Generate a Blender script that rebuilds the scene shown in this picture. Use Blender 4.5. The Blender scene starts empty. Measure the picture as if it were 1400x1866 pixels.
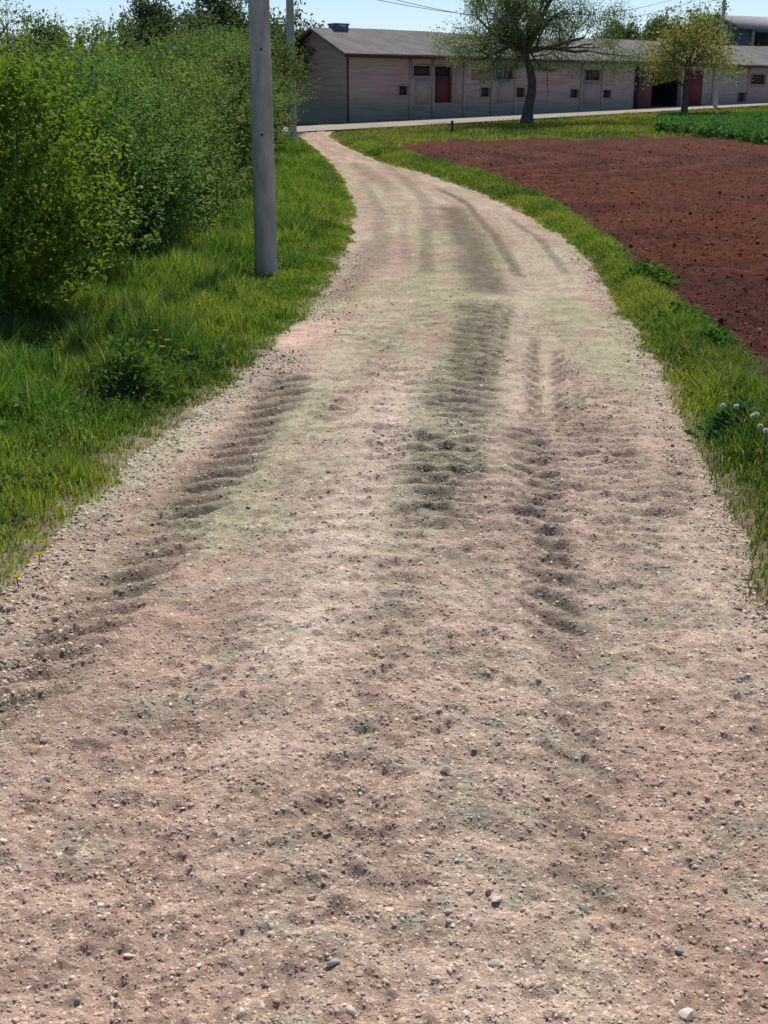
import bpy, math, random
import numpy as np
from mathutils import Vector, Matrix
random.seed(7)
rng = np.random.default_rng(11)
sc = bpy.context.scene
COL = sc.collection

# ------------------------------------------------------------------ camera, world, sun
CAM_H, FPX, PITCH = 1.75, 2320.0, math.radians(17.8)
W0, H0 = 1400.0, 1866.0
cd = bpy.data.cameras.new("camera"); cam = bpy.data.objects.new("camera", cd); COL.objects.link(cam)
cam.location = (0, 0, CAM_H); cam.rotation_euler = (math.pi/2 - PITCH, 0, 0)
cd.sensor_fit = 'VERTICAL'; cd.sensor_height = 36.0; cd.sensor_width = 27.0
cd.lens = 36.0*FPX/H0; cd.clip_start = 0.05; cd.clip_end = 3000
sc.camera = cam

SUN_EL, SUN_AZ = math.radians(57), math.radians(11)      # azimuth from +Y towards +X
w = bpy.data.worlds.new("World"); sc.world = w; w.use_nodes = True
nt = w.node_tree; bg = nt.nodes["Background"]
sky = nt.nodes.new("ShaderNodeTexSky"); sky.sky_type = 'NISHITA'; sky.sun_disc = False
sky.sun_elevation = SUN_EL; sky.sun_rotation = SUN_AZ
sky.altitude = 600; sky.air_density = 0.8; sky.dust_density = 0.9; sky.ozone_density = 3.5
nt.links.new(sky.outputs[0], bg.inputs[0]); bg.inputs[1].default_value = 0.125
sd = bpy.data.lights.new("sun", 'SUN'); sd.energy = 4.25; sd.angle = math.radians(0.5); sd.color = (1.0, 0.925, 0.80)
sun = bpy.data.objects.new("sun", sd); COL.objects.link(sun)
sun.rotation_euler = Vector((-math.sin(SUN_AZ)*math.cos(SUN_EL), -math.cos(SUN_AZ)*math.cos(SUN_EL), -math.sin(SUN_EL))).to_track_quat('-Z', 'Y').to_euler()
sun.location = (10, 40, 40)
sc.view_settings.view_transform = 'Standard'; sc.view_settings.look = 'None'
sc.view_settings.exposure = 0.0; sc.view_settings.gamma = 1.0
sc.cycles.max_bounces = 6; sc.cycles.transmission_bounces = 4; sc.cycles.transparent_max_bounces = 4
sc.cycles.diffuse_bounces = 3; sc.cycles.glossy_bounces = 2

# ------------------------------------------------------------------ terrain
def sstep(t):
    t = np.clip(t, 0, 1); return t*t*(3-2*t)
def terrain(x, y):
    x = np.asarray(x, float); y = np.asarray(y, float)
    yy = np.clip(y, -10, 95)
    rise = 0.021*np.where(yy > 24, yy-20, np.where(yy > 16, (yy-16)**2/16.0, 0))
    return rise + 0.02*np.clip(x, -20, 34)*sstep((yy-25)/38)
def at(px, py):
    """ground point seen at a place in the photograph"""
    cx, cy = (px-W0/2)/FPX, (H0/2-py)/FPX
    c, s = math.cos(PITCH), math.sin(PITCH)
    d = Vector((cx, c + cy*s, -s + cy*c))
    a, b = 0.5, 400.0
    f = lambda t: CAM_H + d.z*t - float(terrain(d.x*t, d.y*t))
    t = a
    while t < b and f(t) > 0: t *= 1.03
    lo, hi = t/1.03, t
    for _ in range(40):
        m = (lo+hi)/2
        if f(m) > 0: lo = m
        else: hi = m
    t = (lo+hi)/2
    return Vector((d.x*t, d.y*t, float(terrain(d.x*t, d.y*t))))
def up(px, py, depth):
    """point at a given world y on the ray through a place in the photograph"""
    cx, cy = (px-W0/2)/FPX, (H0/2-py)/FPX
    c, s = math.cos(PITCH), math.sin(PITCH)
    t = depth/(c + cy*s)
    return Vector((cx*t, depth, CAM_H + (-s + cy*c)*t))

# ------------------------------------------------------------------ noise
_T = np.random.default_rng(3).random((256, 256))
def vn(x, y, seed=0):
    x = np.asarray(x, float) + seed*17.31; y = np.asarray(y, float) + seed*9.77
    xi = np.floor(x).astype(int); yi = np.floor(y).astype(int)
    fx = x-xi; fy = y-yi; fx = fx*fx*(3-2*fx); fy = fy*fy*(3-2*fy)
    a = _T[xi & 255, yi & 255]; b = _T[(xi+1) & 255, yi & 255]
    c = _T[xi & 255, (yi+1) & 255]; d = _T[(xi+1) & 255, (yi+1) & 255]
    return (a*(1-fx)+b*fx)*(1-fy) + (c*(1-fx)+d*fx)*fy
def fbm(x, y, seed=0, o=4, g=0.5):
    r = 0; a = 1; s = 0
    for k in range(o):
        r = r + a*vn(x*2**k, y*2**k, seed+k*5); s += a; a *= g
    return r/s
def mix(a, b, t):
    t = np.asarray(t)[..., None]; return np.asarray(a)*(1-t) + np.asarray(b)*t

# ------------------------------------------------------------------ mesh building
def link(o, parent=None):
    COL.objects.link(o)
    if parent: o.parent = parent
    return o
def mesh_np(name, V, F, mat, parent=None, col=None, smooth=False):
    """F: array (n,3) or (n,4) or a list of such arrays"""
    V = np.asarray(V, float)
    if parent is not None and name != '': V = V - np.array(parent.location)
    Fs = F if isinstance(F, list) else [F]
    me = bpy.data.meshes.new(name)
    me.vertices.add(len(V)); me.vertices.foreach_set("co", V.astype(np.float32).ravel())
    li = np.concatenate([f.ravel() for f in Fs]); ls = []; k = 0
    for f in Fs:
        n, m = f.shape; ls.append(k + np.arange(n)*m); k += n*m
    ls = np.concatenate(ls)
    me.loops.add(len(li)); me.loops.foreach_set("vertex_index", li.astype(np.int32))
    me.polygons.add(len(ls)); me.polygons.foreach_set("loop_start", ls.astype(np.int32))
    if smooth: me.polygons.foreach_set("use_smooth", np.ones(len(ls), bool))
    if col is not None:
        a = me.color_attributes.new("Col", 'FLOAT_COLOR', 'POINT')
        c = np.ones((len(V), 4), np.float32); c[:, :3] = np.clip(col, 0, 1); a.data.foreach_set("color", c.ravel())
    me.update(calc_edges=True)
    me.materials.append(mat)
    return link(bpy.data.objects.new(name, me), parent)
def tag(o, label=None, cat=None, group=None, kind=None):
    if label: o['label'] = label
    if cat: o['category'] = cat
    if group: o['group'] = group
    if kind: o['kind'] = kind
    return o
def thing(name, loc, label, cat, group=None):
    o = bpy.data.objects.new(name, None); o.location = loc; o.empty_display_size = 0.3; COL.objects.link(o)
    return tag(o, label, cat, group)
def gridF(nr, nc, mask=None):
    i = np.arange(nr-1)[:, None]*nc + np.arange(nc-1)[None, :]
    f = np.stack([i, i+1, i+nc+1, i+nc], -1)
    if mask is not None:
        m = mask[:-1, :-1] & mask[1:, :-1] & mask[:-1, 1:] & mask[1:, 1:]; return f[m]
    return f.reshape(-1, 4)
class MB:
    def __init__(s): s.V = []; s.F3 = []; s.F4 = []; s.n = 0; s.C = []
    def add(s, V, F, c=None):
        V = np.asarray(V, float); F = np.asarray(F, int); s.V.append(V)
        (s.F3 if F.shape[1] == 3 else s.F4).append(F+s.n); s.n += len(V)
        if c is not None: s.C.append(np.broadcast_to(np.asarray(c, float), (len(V), 3)))
    def tube(s, pts, rad, seg=7, c=None):
        P = np.asarray(pts, float); n = len(P); R = np.broadcast_to(np.asarray(rad, float), (n,))
        T = np.gradient(P, axis=0); T /= np.linalg.norm(T, axis=1)[:, None]+1e-9
        ref = np.array([1., 0, 0]) if abs(T[0][0]) < .8 else np.array([0, 1., 0])
        A = np.cross(T, ref); A /= np.linalg.norm(A, axis=1)[:, None]+1e-9; B = np.cross(T, A)
        th = np.arange(seg)*2*math.pi/seg
        V = P[:, None] + R[:, None, None]*(np.cos(th)[None, :, None]*A[:, None]+np.sin(th)[None, :, None]*B[:, None])
        i = np.arange(n-1)[:, None]*seg; j = np.arange(seg)[None]; k = (j+1) % seg
        F = np.stack([i+j, i+k, i+seg+k, i+seg+j], -1).reshape(-1, 4)
        s.add(V.reshape(-1, 3), F, c)
        s.add(np.vstack([V[-1], P[-1:]]), [[a, (a+1) % seg, seg] for a in range(seg)], c)
        s.add(np.vstack([V[0], P[:1]]), [[(a+1) % seg, a, seg] for a in range(seg)], c)
    def box(s, o, ex, ey, ez, c=None):
        """box from corner o along the three edge vectors"""
        o, ex, ey, ez = [np.asarray(v, float) for v in (o, ex, ey, ez)]
        V = [o, o+ex, o+ex+ey, o+ey, o+ez, o+ex+ez, o+ex+ey+ez, o+ey+ez]
        s.add(V, [[0, 3, 2, 1], [4, 5, 6, 7], [0, 1, 5, 4], [1, 2, 6, 5], [2, 3, 7, 6], [3, 0, 4, 7]], c)
    def build(s, name, mat, parent=None, smooth=False):
        fs = [np.concatenate(f) for f in (s.F3, s.F4) if f]
        return mesh_np(name, np.concatenate(s.V), fs, mat, parent, np.concatenate(s.C) if s.C else None, smooth)

# ------------------------------------------------------------------ materials
def mat_new(name, rough=0.9, spec=0.2):
    m = bpy.data.materials.new(name); m.use_nodes = True
    b = m.node_tree.nodes["Principled BSDF"]; b.inputs["Roughness"].default_value = rough
    b.inputs["Specular IOR Level"].default_value = spec
    return m, m.node_tree, b
def vcol_mat(name, rough=0.95, spec=0.1, var=0.25, scale=60, bump=0.4, dist=0.01, scale2=None):
    m, t, b = mat_new(name, rough, spec); N = t.nodes.new; L = t.links.new
    a = N("ShaderNodeAttribute"); a.attribute_name = "Col"
    tc = N("ShaderNodeTexCoord"); nz = N("ShaderNodeTexNoise"); nz.inputs["Scale"].default_value = scale
    nz.inputs["Detail"].default_value = 8; nz.inputs["Roughness"].default_value = 0.7; L(tc.outputs["Object"], nz.inputs["Vector"])
    mr = N("ShaderNodeMapRange"); mr.inputs[1].default_value = 0.3; mr.inputs[2].default_value = 0.7
    mr.inputs[3].default_value = 1-var; mr.inputs[4].default_value = 1+var; L(nz.outputs[0], mr.inputs[0])
    mx = N("ShaderNodeVectorMath"); mx.operation = 'SCALE'; L(a.outputs["Color"], mx.inputs[0]); L(mr.outputs[0], mx.inputs["Scale"])
    L(mx.outputs[0], b.inputs["Base Color"])
    if bump:
        bp = N("ShaderNodeBump"); bp.inputs["Strength"].default_value = bump; bp.inputs["Distance"].default_value = dist
        L(nz.outputs[0], bp.inputs["Height"]); L(bp.outputs[0], b.inputs["Normal"])
    return m
def leaf_mat(name, trans=0.5, rough=0.55, spec=0.25, tint=(1.25, 1.35, 0.5)):
    m, t, b = mat_new(name, rough, spec); N = t.nodes.new; L = t.links.new
    a = N("ShaderNodeAttribute"); a.attribute_name = "Col"
    L(a.outputs["Color"], b.inputs["Base Color"])
    tr = N("ShaderNodeBsdfTranslucent"); mu = N("ShaderNodeVectorMath"); mu.operation = 'MULTIPLY'
    mu.inputs[1].default_value = tint; L(a.outputs["Color"], mu.inputs[0]); L(mu.outputs[0], tr.inputs[0])
    mx = N("ShaderNodeMixShader"); mx.inputs[0].default_value = trans
    out = t.nodes["Material Output"]; L(b.outputs[0], mx.inputs[1]); L(tr.outputs[0], mx.inputs[2]); L(mx.outputs[0], out.inputs[0])
    return m
def noise_mat(name, c1, c2, scale=8, rough=0.85, spec=0.2, bump=0.2, dist=0.01, stretch=(1, 1, 1), c3=None):
    m, t, b = mat_new(name, rough, spec); N = t.nodes.new; L = t.links.new
    tc = N("ShaderNodeTexCoord"); mp = N("ShaderNodeMapping"); mp.inputs["Scale"].default_value = stretch
    L(tc.outputs["Object"], mp.inputs[0])
    nz = N("ShaderNodeTexNoise"); nz.inputs["Scale"].default_value = scale; nz.inputs["Detail"].default_value = 8; nz.inputs["Roughness"].default_value = 0.65
    L(mp.outputs[0], nz.inputs["Vector"]); r = N("ShaderNodeValToRGB"); L(nz.outputs[0], r.inputs[0])
    r.color_ramp.elements[0].position = 0.35; r.color_ramp.elements[1].position = 0.65
    r.color_ramp.elements[0].color = (*c1, 1); r.color_ramp.elements[1].color = (*c2, 1)
    if c3: e = r.color_ramp.elements.new(0.5); e.color = (*c3, 1)
    L(r.outputs[0], b.inputs["Base Color"])
    if bump:
        bp = N("ShaderNodeBump"); bp.inputs["Strength"].default_value = bump; bp.inputs["Distance"].default_value = dist
        L(nz.outputs[0], bp.inputs["Height"]); L(bp.outputs[0], b.inputs["Normal"])
    return m
M_road = vcol_mat("gravel_dirt", var=0.3, scale=120, bump=0.8, dist=0.012)
M_stone = vcol_mat("stone", var=0.2, scale=60, bump=0.4, dist=0.006, rough=0.8, spec=0.25)
M_soil = vcol_mat("red_soil", var=0.35, scale=25, bump=0.7, dist=0.03)
M_turf = vcol_mat("turf", var=0.4, scale=14, bump=0.8, dist=0.05)
M_grass = leaf_mat("grass_blade", 0.45, 0.5, 0.25)
M_leaf = leaf_mat("leaf", 0.4, 0.6, 0.12, (1.15, 1.25, 0.45))
M_bark = noise_mat("bark", (0.05, 0.045, 0.045), (0.16, 0.14, 0.125), 6, bump=0.8, dist=0.05, stretch=(4, 4, 0.8))
M_conc = noise_mat("weathered_concrete", (0.29, 0.27, 0.24), (0.50, 0.465, 0.41), 5, bump=0.25, dist=0.01, stretch=(2, 2, .5))
M_petal = leaf_mat("petal", 0.4, 0.6, 0.1, (1, 1, 1))

# ------------------------------------------------------------------ road edges in the world
def curve(pts):
    P = np.array([tuple(at(*p))[:2] for p in pts]); P = P[np.argsort(P[:, 1])]
    return P
Lc = curve([(548, 252), (572, 272), (600, 298), (630, 338), (642, 375), (636, 430), (602, 510), (565, 560), (500, 620), (450, 672),
            (400, 712), (325, 762), (280, 797), (220, 847), (175, 887), (125, 930), (75, 995), (0, 1080)])
Rc = curve([(600, 250), (640, 272), (700, 297), (780, 318), (880, 352), (960, 390), (1030, 432), (1080, 482), (1110, 532), (1152, 592),
            (1200, 645), (1225, 692), (1242, 752), (1275, 820), (1318, 880), (1350, 930), (1375, 1000), (1400, 1075)])
Fc = curve([(700, 268), (760, 286), (830, 307), (880, 317), (950, 345), (1020, 372), (1080, 420), (1130, 452), (1180, 512), (1230, 552),
            (1270, 582), (1320, 622), (1400, 692)])
def sm(c, y):
    y = np.asarray(y, float); r = 0
    for d in (-.5, -.25, 0, .25, .5): r = r + np.interp(y + d*(0.1+0.05*np.abs(y)), c[:, 1], c[:, 0])
    return r/5
def xL(y): return sm(Lc, y)
def xR(y): return sm(Rc, y)
def xF(y): return np.maximum(sm(Fc, y), xR(y)+0.15)
def wig(y, s, a=0.05): return a*(vn(y*3.1, 0.5, s)-.5)*2 + a*.8*(vn(y*9, 0.5, s+1)-.5)*2

def rows(y0, y1, dmin, k):
    r = [y0]
    while r[-1] < y1: r.append(r[-1] + max(dmin, k*r[-1]**2))
    return np.array(r)

# ------------------------------------------------------------------ big ground sheet
gx = np.unique(np.concatenate([np.linspace(-900, -60, 16), np.linspace(-60, 80, 180), np.linspace(80, 900, 16)]))
gy = np.unique(np.concatenate([np.linspace(-300, -10, 10), np.linspace(-10, 100, 150), np.linspace(100, 1500, 20)]))
X, Y = np.meshgrid(gx, gy)
Z = terrain(X, Y) - 0.05 + 0.05*(fbm(X*.4, Y*.4, 40)-.5)
n1 = fbm(X*.25, Y*.25, 41); n2 = fbm(X*1.7, Y*1.7, 42)
C = mix((0.10, 0.13, 0.030), (0.19, 0.185, 0.055), sstep((n1-.35)/.35)); C = mix(C, (0.07, 0.10, 0.025), sstep((n2-.55)/.25))
tag(mesh_np("ground", np.stack([X, Y, Z], -1).reshape(-1, 3), gridF(*X.shape), M_turf, col=C.reshape(-1, 3)), kind='structure')

# ------------------------------------------------------------------ gravel road
# wheel tracks: (photo points, half width m, darkness, lug depth m, lug slant)
TR = [([(530, 690), (470, 780), (400, 870), (330, 945)], .15, .80, .034, -1), ([(330, 945), (240, 1060), (180, 1120), (90, 1210), (0, 1310)], .15, .42, .034, -1),
      ([(885, 560), (868, 620), (850, 700), (835, 770)], .21, .80, .018, 1), ([(815, 800), (800, 860), (785, 910), (770, 965)], .17, .62, .024, 0),
      ([(770, 960), (740, 1050), (715, 1150), (680, 1330), (640, 1500), (620, 1700)], .13, .15, .024, 0), ([(930, 560), (905, 640), (895, 700)], .06, .55, .014, 1),
      ([(955, 780), (970, 860), (990, 960), (1005, 1070), (1030, 1190)], .12, .58, .030, 1), ([(1030, 1190), (1050, 1330), (1060, 1500), (1075, 1700)], .11, .24, .022, 1),
      ([(880, 790), (870, 850), (860, 950), (850, 1040)], .09, .32, .020, 0), ([(930, 860), (930, 960), (925, 1050)], .25, .22, .022, 0),
      ([(972, 620), (970, 760)], .05, .45, .018, 1), ([(1015, 640), (1022, 770)], .05, .45, .018, -1), ([(1045, 670), (1055, 770)], .04, .25, .014, -1),
      ([(775, 420), (778, 500)], .09, .42, .010, 1), ([(700, 395), (685, 490)], .14, .30, .008, 1), ([(735, 400), (740, 480)], .06, .2, .006, 1),
      ([(800, 345), (850, 370), (900, 430), (945, 505)], .08, .6, .008, 1), ([(930, 400), (985, 440), (1030, 500)], .06, .45, .006, 1),
      ([(820, 380), (860, 450), (890, 540)], .26, .65, .010, 0), ([(1240, 840), (1228, 935)], .09, .45, .012, 1), ([(720, 350), (690, 330), (650, 300)], .2, .3, .0, 1),
      ([(1100, 780), (1110, 860), (1140, 1120)], .18, .16, .020, 0), ([(620, 545), (660, 500), (672, 440)], .12, .35, .004, 1),
      ([(700, 560), (670, 750), (640, 900), (560, 1080)], .24, .05, .018, 0), ([(690, 290), (740, 330), (775, 370), (790, 420)], .14, .35, .004, 1), ([(660, 330), (690, 380), (700, 400)], .1, .3, .004, 1), ([(600, 720), (560, 860), (470, 1000)], .2, .06, .014, -1), ([(770, 560), (740, 700), (700, 860)], .2, .05, .014, 0),
      ([(1130, 650), (1160, 800), (1190, 960)], .2, .06, .014, 1), ([(440, 1130), (330, 1300), (200, 1480)], .22, .08, .018, 0), ([(860, 1130), (870, 1330), (880, 1560)], .2, .10, .016, 0)]
TRW = []
for pts, hw, dk, lug, sl in TR:
    P = np.array([tuple(at(*p))[:2] for p in pts]); P = P[np.argsort(P[:, 1])]; TRW.append((P, hw, dk, lug, sl))
def road_tracks(X, Y):
    dark = np.zeros_like(X); h = np.zeros_like(X)
    for k, (P, hw, dk, lug, sl) in enumerate(TRW):
        xt = np.interp(Y, P[:, 1], P[:, 0]) + .025*(vn(Y*1.7, 0*Y, 60+k)-.5)
        e = .35 + .03*Y
        env = sstep((Y-P[0, 1]+e*.6)/e)*sstep((P[-1, 1]+e*.6-Y)/e)
        u = (X-xt)/hw
        b = np.exp(-np.abs(u+.5*(fbm(X*6, Y*6, 170+k, 2)-.5))**3.0)*env
        n = fbm(X*11, Y*7, 70+k, 3)
        sp = .15 + .012*P[0, 1]
        ph = Y/sp + .9*(vn(Y*.9, 0*Y, 180+k)-.5) + (sl*u*.5 if sl else .5*np.abs(u)) + .34*n
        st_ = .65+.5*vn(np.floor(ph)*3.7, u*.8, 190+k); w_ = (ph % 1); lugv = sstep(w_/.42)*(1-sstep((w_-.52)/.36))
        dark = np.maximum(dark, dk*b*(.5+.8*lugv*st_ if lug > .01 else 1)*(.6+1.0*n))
        h = h - .9*lug*b*lugv*st_ + lug*.5*np.exp(-(np.abs(u)-1.15)**2*14)*env*(n)
    return dark, h
def road_height(X, Y, fine=True):
    l, r = xL(Y), xR(Y); u = (X-l)/(r-l)
    h = .035*np.sin(np.clip(u, 0, 1)*math.pi) + .03*(fbm(X*1.3, Y*.8, 1)-.5)
    h -= .025*np.exp(-((u-.27)/.09)**2) + .025*np.exp(-((u-.72)/.1)**2)
    ed = np.minimum(X-l, r-X)
    h -= .10*sstep((-ed+.04)/.25)
    nf = np.interp(Y, [3, 5.5, 9], [1, .35, 0])
    h += (.020+.008*nf)*(fbm(X*8, Y*9, 2, 3)-.5)
    n = fbm(X*26, Y*24, 3, 2, .5)
    h += (.010+.010*nf)*(n-.5) + .009*nf*(fbm(X*58, Y*54, 13, 2)-.5) + .007*sstep((n-.56)/.2)*sstep((fbm(X*3, Y*3, 8)-.4)/.3)
    h += .010*nf*(fbm(X*110, Y*90, 4, 2)-.5)
    h += .006*(fbm(X*16, Y*20, 7, 2)-.5)*sstep((Y-4)/4)
    # faint cleat prints right across the road
    zone = sstep((Y-4.3)/2)*sstep((fbm(X*1.4, Y*.35, 5)-.38)/.2)
    h += .013*zone*np.sin((Y/(.125) + .5*fbm(X*5, Y*2, 6, 2) + .5*np.abs(((X*3.2) % 1)-.5))*2*math.pi)
    return h
def road_colour(X, Y):
    l, r = xL(Y), xR(Y); u = (X-l)/(r-l)
    pink = np.array((0.50, 0.355, 0.275)); cream = np.array((0.47, 0.425, 0.29)); pale = np.array((0.70, 0.57, 0.46)); ora = np.array((.46, .31, .22))
    st = fbm(u*7, Y*.22, 20, 3); pt = fbm(X*2.2, Y*.9, 21, 4); f = fbm(X*16, Y*9, 22, 3)
    m = (st*.55+pt*.45) + .12*(f-.5)
    lvl = np.interp(Y, [3.2, 4.3, 5.2, 7, 12, 20, 27, 34], [-.22, -.13, .01, .06, .08, .04, -.05, -.10])
    cm = sstep((m + lvl - .44)/.13)
    C = mix(np.broadcast_to(pink, X.shape+(3,)), cream, cm)
    C = mix(C, ora, sstep((fbm(X*1.1, Y*.3, 24)-.55)/.2)*.5*sstep((Y-9)/6))
    # pale hard dust where wheels polish it
    pl = sstep((fbm(u*5, Y*.35, 25)-.46)/.2)*.45
    pl = np.maximum(pl, .95*np.exp(-((X+.62-.085*Y+.10*(fbm(X*2, Y, 125)-.5))/.24)**2)*sstep((Y-3.2)/.8)*sstep((10.5-Y)/3.5))
    pl = np.maximum(pl, .7*np.exp(-((r-X-.22)/.16)**2)*sstep((Y-3.6)/.6)*sstep((6.2-Y)/1.2))
    q = at(555, 612); pb = np.exp(-((X-q.x-.18*(Y-q.y))/.20)**4-((Y-q.y)/.75)**4)
    q = at(650, 440); pl = np.maximum(pl, .6*np.exp(-((X-q.x)/.2)**4-((Y-q.y)/3)**4))
    C = mix(C, pale, np.clip(pl, 0, 1)*(.6+.5*f)); C = mix(C, (.78, .56, .46), pb)
    # moss / chaff flecks on the near dirt
    fl = sstep((fbm(X*5.5, Y*5.5, 26, 4)-.60)/.08)*sstep((6-Y)/2)
    C = mix(C, (.36, .37, .28), fl*.45)
    C = C*(.86+.28*sstep((fbm(X*5, Y*10, 128, 4)-.25)/.5))[..., None]
    C = C*(1 + .34*(fbm(X*45, Y*38, 27, 3)-.5)*2*.6)[..., None]
    C = mix(C, np.array((.31, .205, .155)), .55*sstep((fbm(X*24, Y*20, 28, 3)-.56)/.14)*np.interp(Y, [3, 8, 20], [1, .6, .3]))
    C = C*np.interp(Y, [7, 14], [1, .86])[..., None]
    ed = np.minimum(X-l, r-X); C = mix(C, (.38, .33, .23), .6*sstep((.16-ed)/.22)*(.4+.6*f))
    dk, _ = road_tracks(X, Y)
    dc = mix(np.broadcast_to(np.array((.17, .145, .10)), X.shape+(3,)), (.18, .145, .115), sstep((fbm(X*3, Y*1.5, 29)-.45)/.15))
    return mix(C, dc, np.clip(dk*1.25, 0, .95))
ry = np.concatenate([np.linspace(-5, 1.9, 30)[:-1], rows(1.9, 57, .005, .00034)])
NC = 640
t = np.linspace(0, 1, NC)[None]
Yr = np.repeat(ry[:, None], NC, 1)
lx, rx = xL(Yr), xR(Yr)
ex = np.where(Yr > 48, -.25*(Yr-48), 0)      # widens into the junction
X = lx-.3+ex + t*(rx-lx+.6-ex*1.5)
Yr = Yr + (vn(X*70, Yr*70, 9)-.5)*.002
_, th = road_tracks(X, Yr)
Z = terrain(X, Yr) + road_height(X, Yr) + th
tag(mesh_np("dirt_road", np.stack([X, Yr, Z], -1).reshape(-1, 3), gridF(*X.shape), M_road, col=road_colour(X, Yr).reshape(-1, 3), smooth=True), kind='structure')

def scatter_blobs(name, P, S, Cc, mat, seed=0, flat=.6, sides=None):
    """many small angular stones or clods in one mesh"""
    r = np.random.default_rng(seed); n = len(P)
    b = np.array([(-1, -1, -1), (1, -1, -1), (1, 1, -1), (-1, 1, -1), (-.8, -.8, 1), (.8, -.8, 1), (.8, .8, 1), (-.8, .8, 1), (0, 0, 1.15)])*.72
    f = np.array([(0, 1, 5), (0, 5, 4), (1, 2, 6), (1, 6, 5), (2, 3, 7), (2, 7, 6), (3, 0, 4), (3, 4, 7), (4, 5, 8), (5, 6, 8), (6, 7, 8), (7, 4, 8)])
    q = b[None] * r.uniform(.45, 1.35, (n, 9, 3))
    a = r.uniform(0, 6.28, n); c, s = np.cos(a)[:, None], np.sin(a)[:, None]
    q = q * np.stack([np.ones(n), r.uniform(.55, .95, n), r.uniform(.35, .8, n)*flat/.6], -1)[:, None]
    tl = r.uniform(-.5, .5, n)[:, None]
    z = q[..., 2]*np.cos(tl) + q[..., 0]*np.sin(tl); x0 = q[..., 0]*np.cos(tl) - q[..., 2]*np.sin(tl)
    x = x0*c - q[..., 1]*s; y = x0*s + q[..., 1]*c
    V = np.stack([x, y, z], -1)*S[:, None, None] + P[:, None]
    F = f[None] + (np.arange(n)*9)[:, None, None]
    return mesh_np(name, V.reshape(-1, 3), F.reshape(-1, 3), mat, col=np.repeat(Cc, 9, 0))

def road_points(n, y0, y1, power, seed):
    r = np.random.default_rng(seed)
    y = (r.random(n)*(y1**power-y0**power)+y0**power)**(1/power)
    l, rr = xL(y), xR(y); x = l-.05 + r.random(n)*(rr-l+.1)
    return x, y, r
parts = []
for n, y0, y1, pw, s0, s1, seed in ((130000, 2.0, 7, .6, .0022, .0065, 1), (60000, 2.0, 9, .6, .004, .011, 2), (2600, 2.0, 9, .6, .008, .017, 3), (16000, 6, 22, .5, .006, .011, 4)):
    x, y, r = road_points(n, y0, y1, pw, seed)
    S = s0 + (s1-s0)*r.random(n)**2.2
    _, th = road_tracks(x, y)
    P = np.stack([x, y, terrain(x, y)+road_height(x, y)+th-S*.02], -1)
    C = road_colour(x, y)*r.uniform(.85, 1.35, (n, 1))
    k = r.random(n); C = np.where((k < .16)[:, None], np.array((.72, .61, .50))*r.uniform(.8, 1.15, (n, 1)), C)
    C = np.where((k > .992)[:, None], np.array((.42, .42, .37))*r.uniform(.8, 1.2, (n, 1)), C)
    parts.append((P, S, C))
# loose shoulder gravel along the left and right edge
for side in (0, 1):
    n = 13000 if side == 0 else 8000; r = np.random.default_rng(30+side)
    y = (r.random(n)*(16**.6-3.2**.6)+3.2**.6)**(1/.6)
    d = r.normal(.08, .15, n)*(1 if side == 0 else .6)
    x = xL(y)+d if side == 0 else xR(y)-d
    S = .004 + .010*r.random(n)**2.5; _q = at(555, 612); S = np.where((abs(x-_q.x) < .2) & (abs(y-_q.y) < .7), .001, S)
    P = np.stack([x, y, terrain(x, y)+road_height(x, y)+S*.3], -1)
    C = np.array((.60, .52, .40))*r.uniform(.45, 1.25, (n, 1)); parts.append((P, S, C))
P = np.concatenate([p[0] for p in parts]); S = np.concatenate([p[1] for p in parts]); C = np.concatenate([p[2] for p in parts])
tag(scatter_blobs("gravel", P, S, C, M_stone, 5, flat=.30), "loose pale and pinkish gravel strewn over the dirt road", "gravel", kind='stuff')

# ------------------------------------------------------------------ larger single stones lying on the near road
def stone(px, py, size, col, lab, flat=.5, seed=0):
    p = at(px, py); r = np.random.default_rng(seed)
    import bmesh
    bm = bmesh.new(); bmesh.ops.create_icosphere(bm, subdivisions=3, radius=1)
    V = np.array([v.co[:] for v in bm.verts]); F = np.array([[v.index for v in f.verts] for f in bm.faces]); bm.free()
    D = r.normal(size=(11, 3)); D /= np.linalg.norm(D, axis=1)[:, None]; cut = r.uniform(.42, .72, 11)
    for d, c in zip(D, cut):
        k = V@d; V = V - np.maximum(k-c, 0)[:, None]*d
    V *= 1+.06*r.normal(size=(len(V), 1))*.5
    V = V*np.array((1, .7, flat)); a = r.uniform(0, 3.1); c, s = math.cos(a), math.sin(a)
    V = V@np.array([[c, s, 0], [-s, c, 0], [0, 0, 1]])
    V = V*size
    z = float(terrain(p.x, p.y)+road_height(np.array(p.x), np.array(p.y))) + size*flat*.35
    o = mesh_np("stone", V, F, M_stone, col=np.tile(np.array(col), (len(V), 1)))
    o.location = (p.x, p.y, z); return tag(o, lab, "stone", "larger stones lying on the near road")
stone(782, 1568, .021, (.36, .38, .30), "large rounded greenish grey stone in the middle of the near road", .5, 1)
stone(85, 1426, .016, (.60, .56, .50), "white stone near the left edge of the picture, alone on bare dirt", .7, 2)
stone(1250, 1855, .024, (.66, .60, .52), "pale stone cut by the bottom edge of the picture, right side", .55, 3)
stone(905, 1662, .017, (.66, .56, .47), "flat cream stone right of the middle with a brown clod beside it", .45, 4)
stone(888, 1650, .014, (.20, .13, .10), "dark brown clod touching a flat cream stone", .8, 5)
stone(905, 1780, .018, (.66, .57, .48), "angular cream stone low in the picture, right of its middle", .6, 6)
stone(605, 1782, .019, (.42, .42, .42), "bluish grey rounded stone low in the middle of the road", .5, 7)
stone(1065, 1665, .019, (.22, .25, .20), "dark olive flat stone among green flecks on the right", .4, 8)
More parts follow.
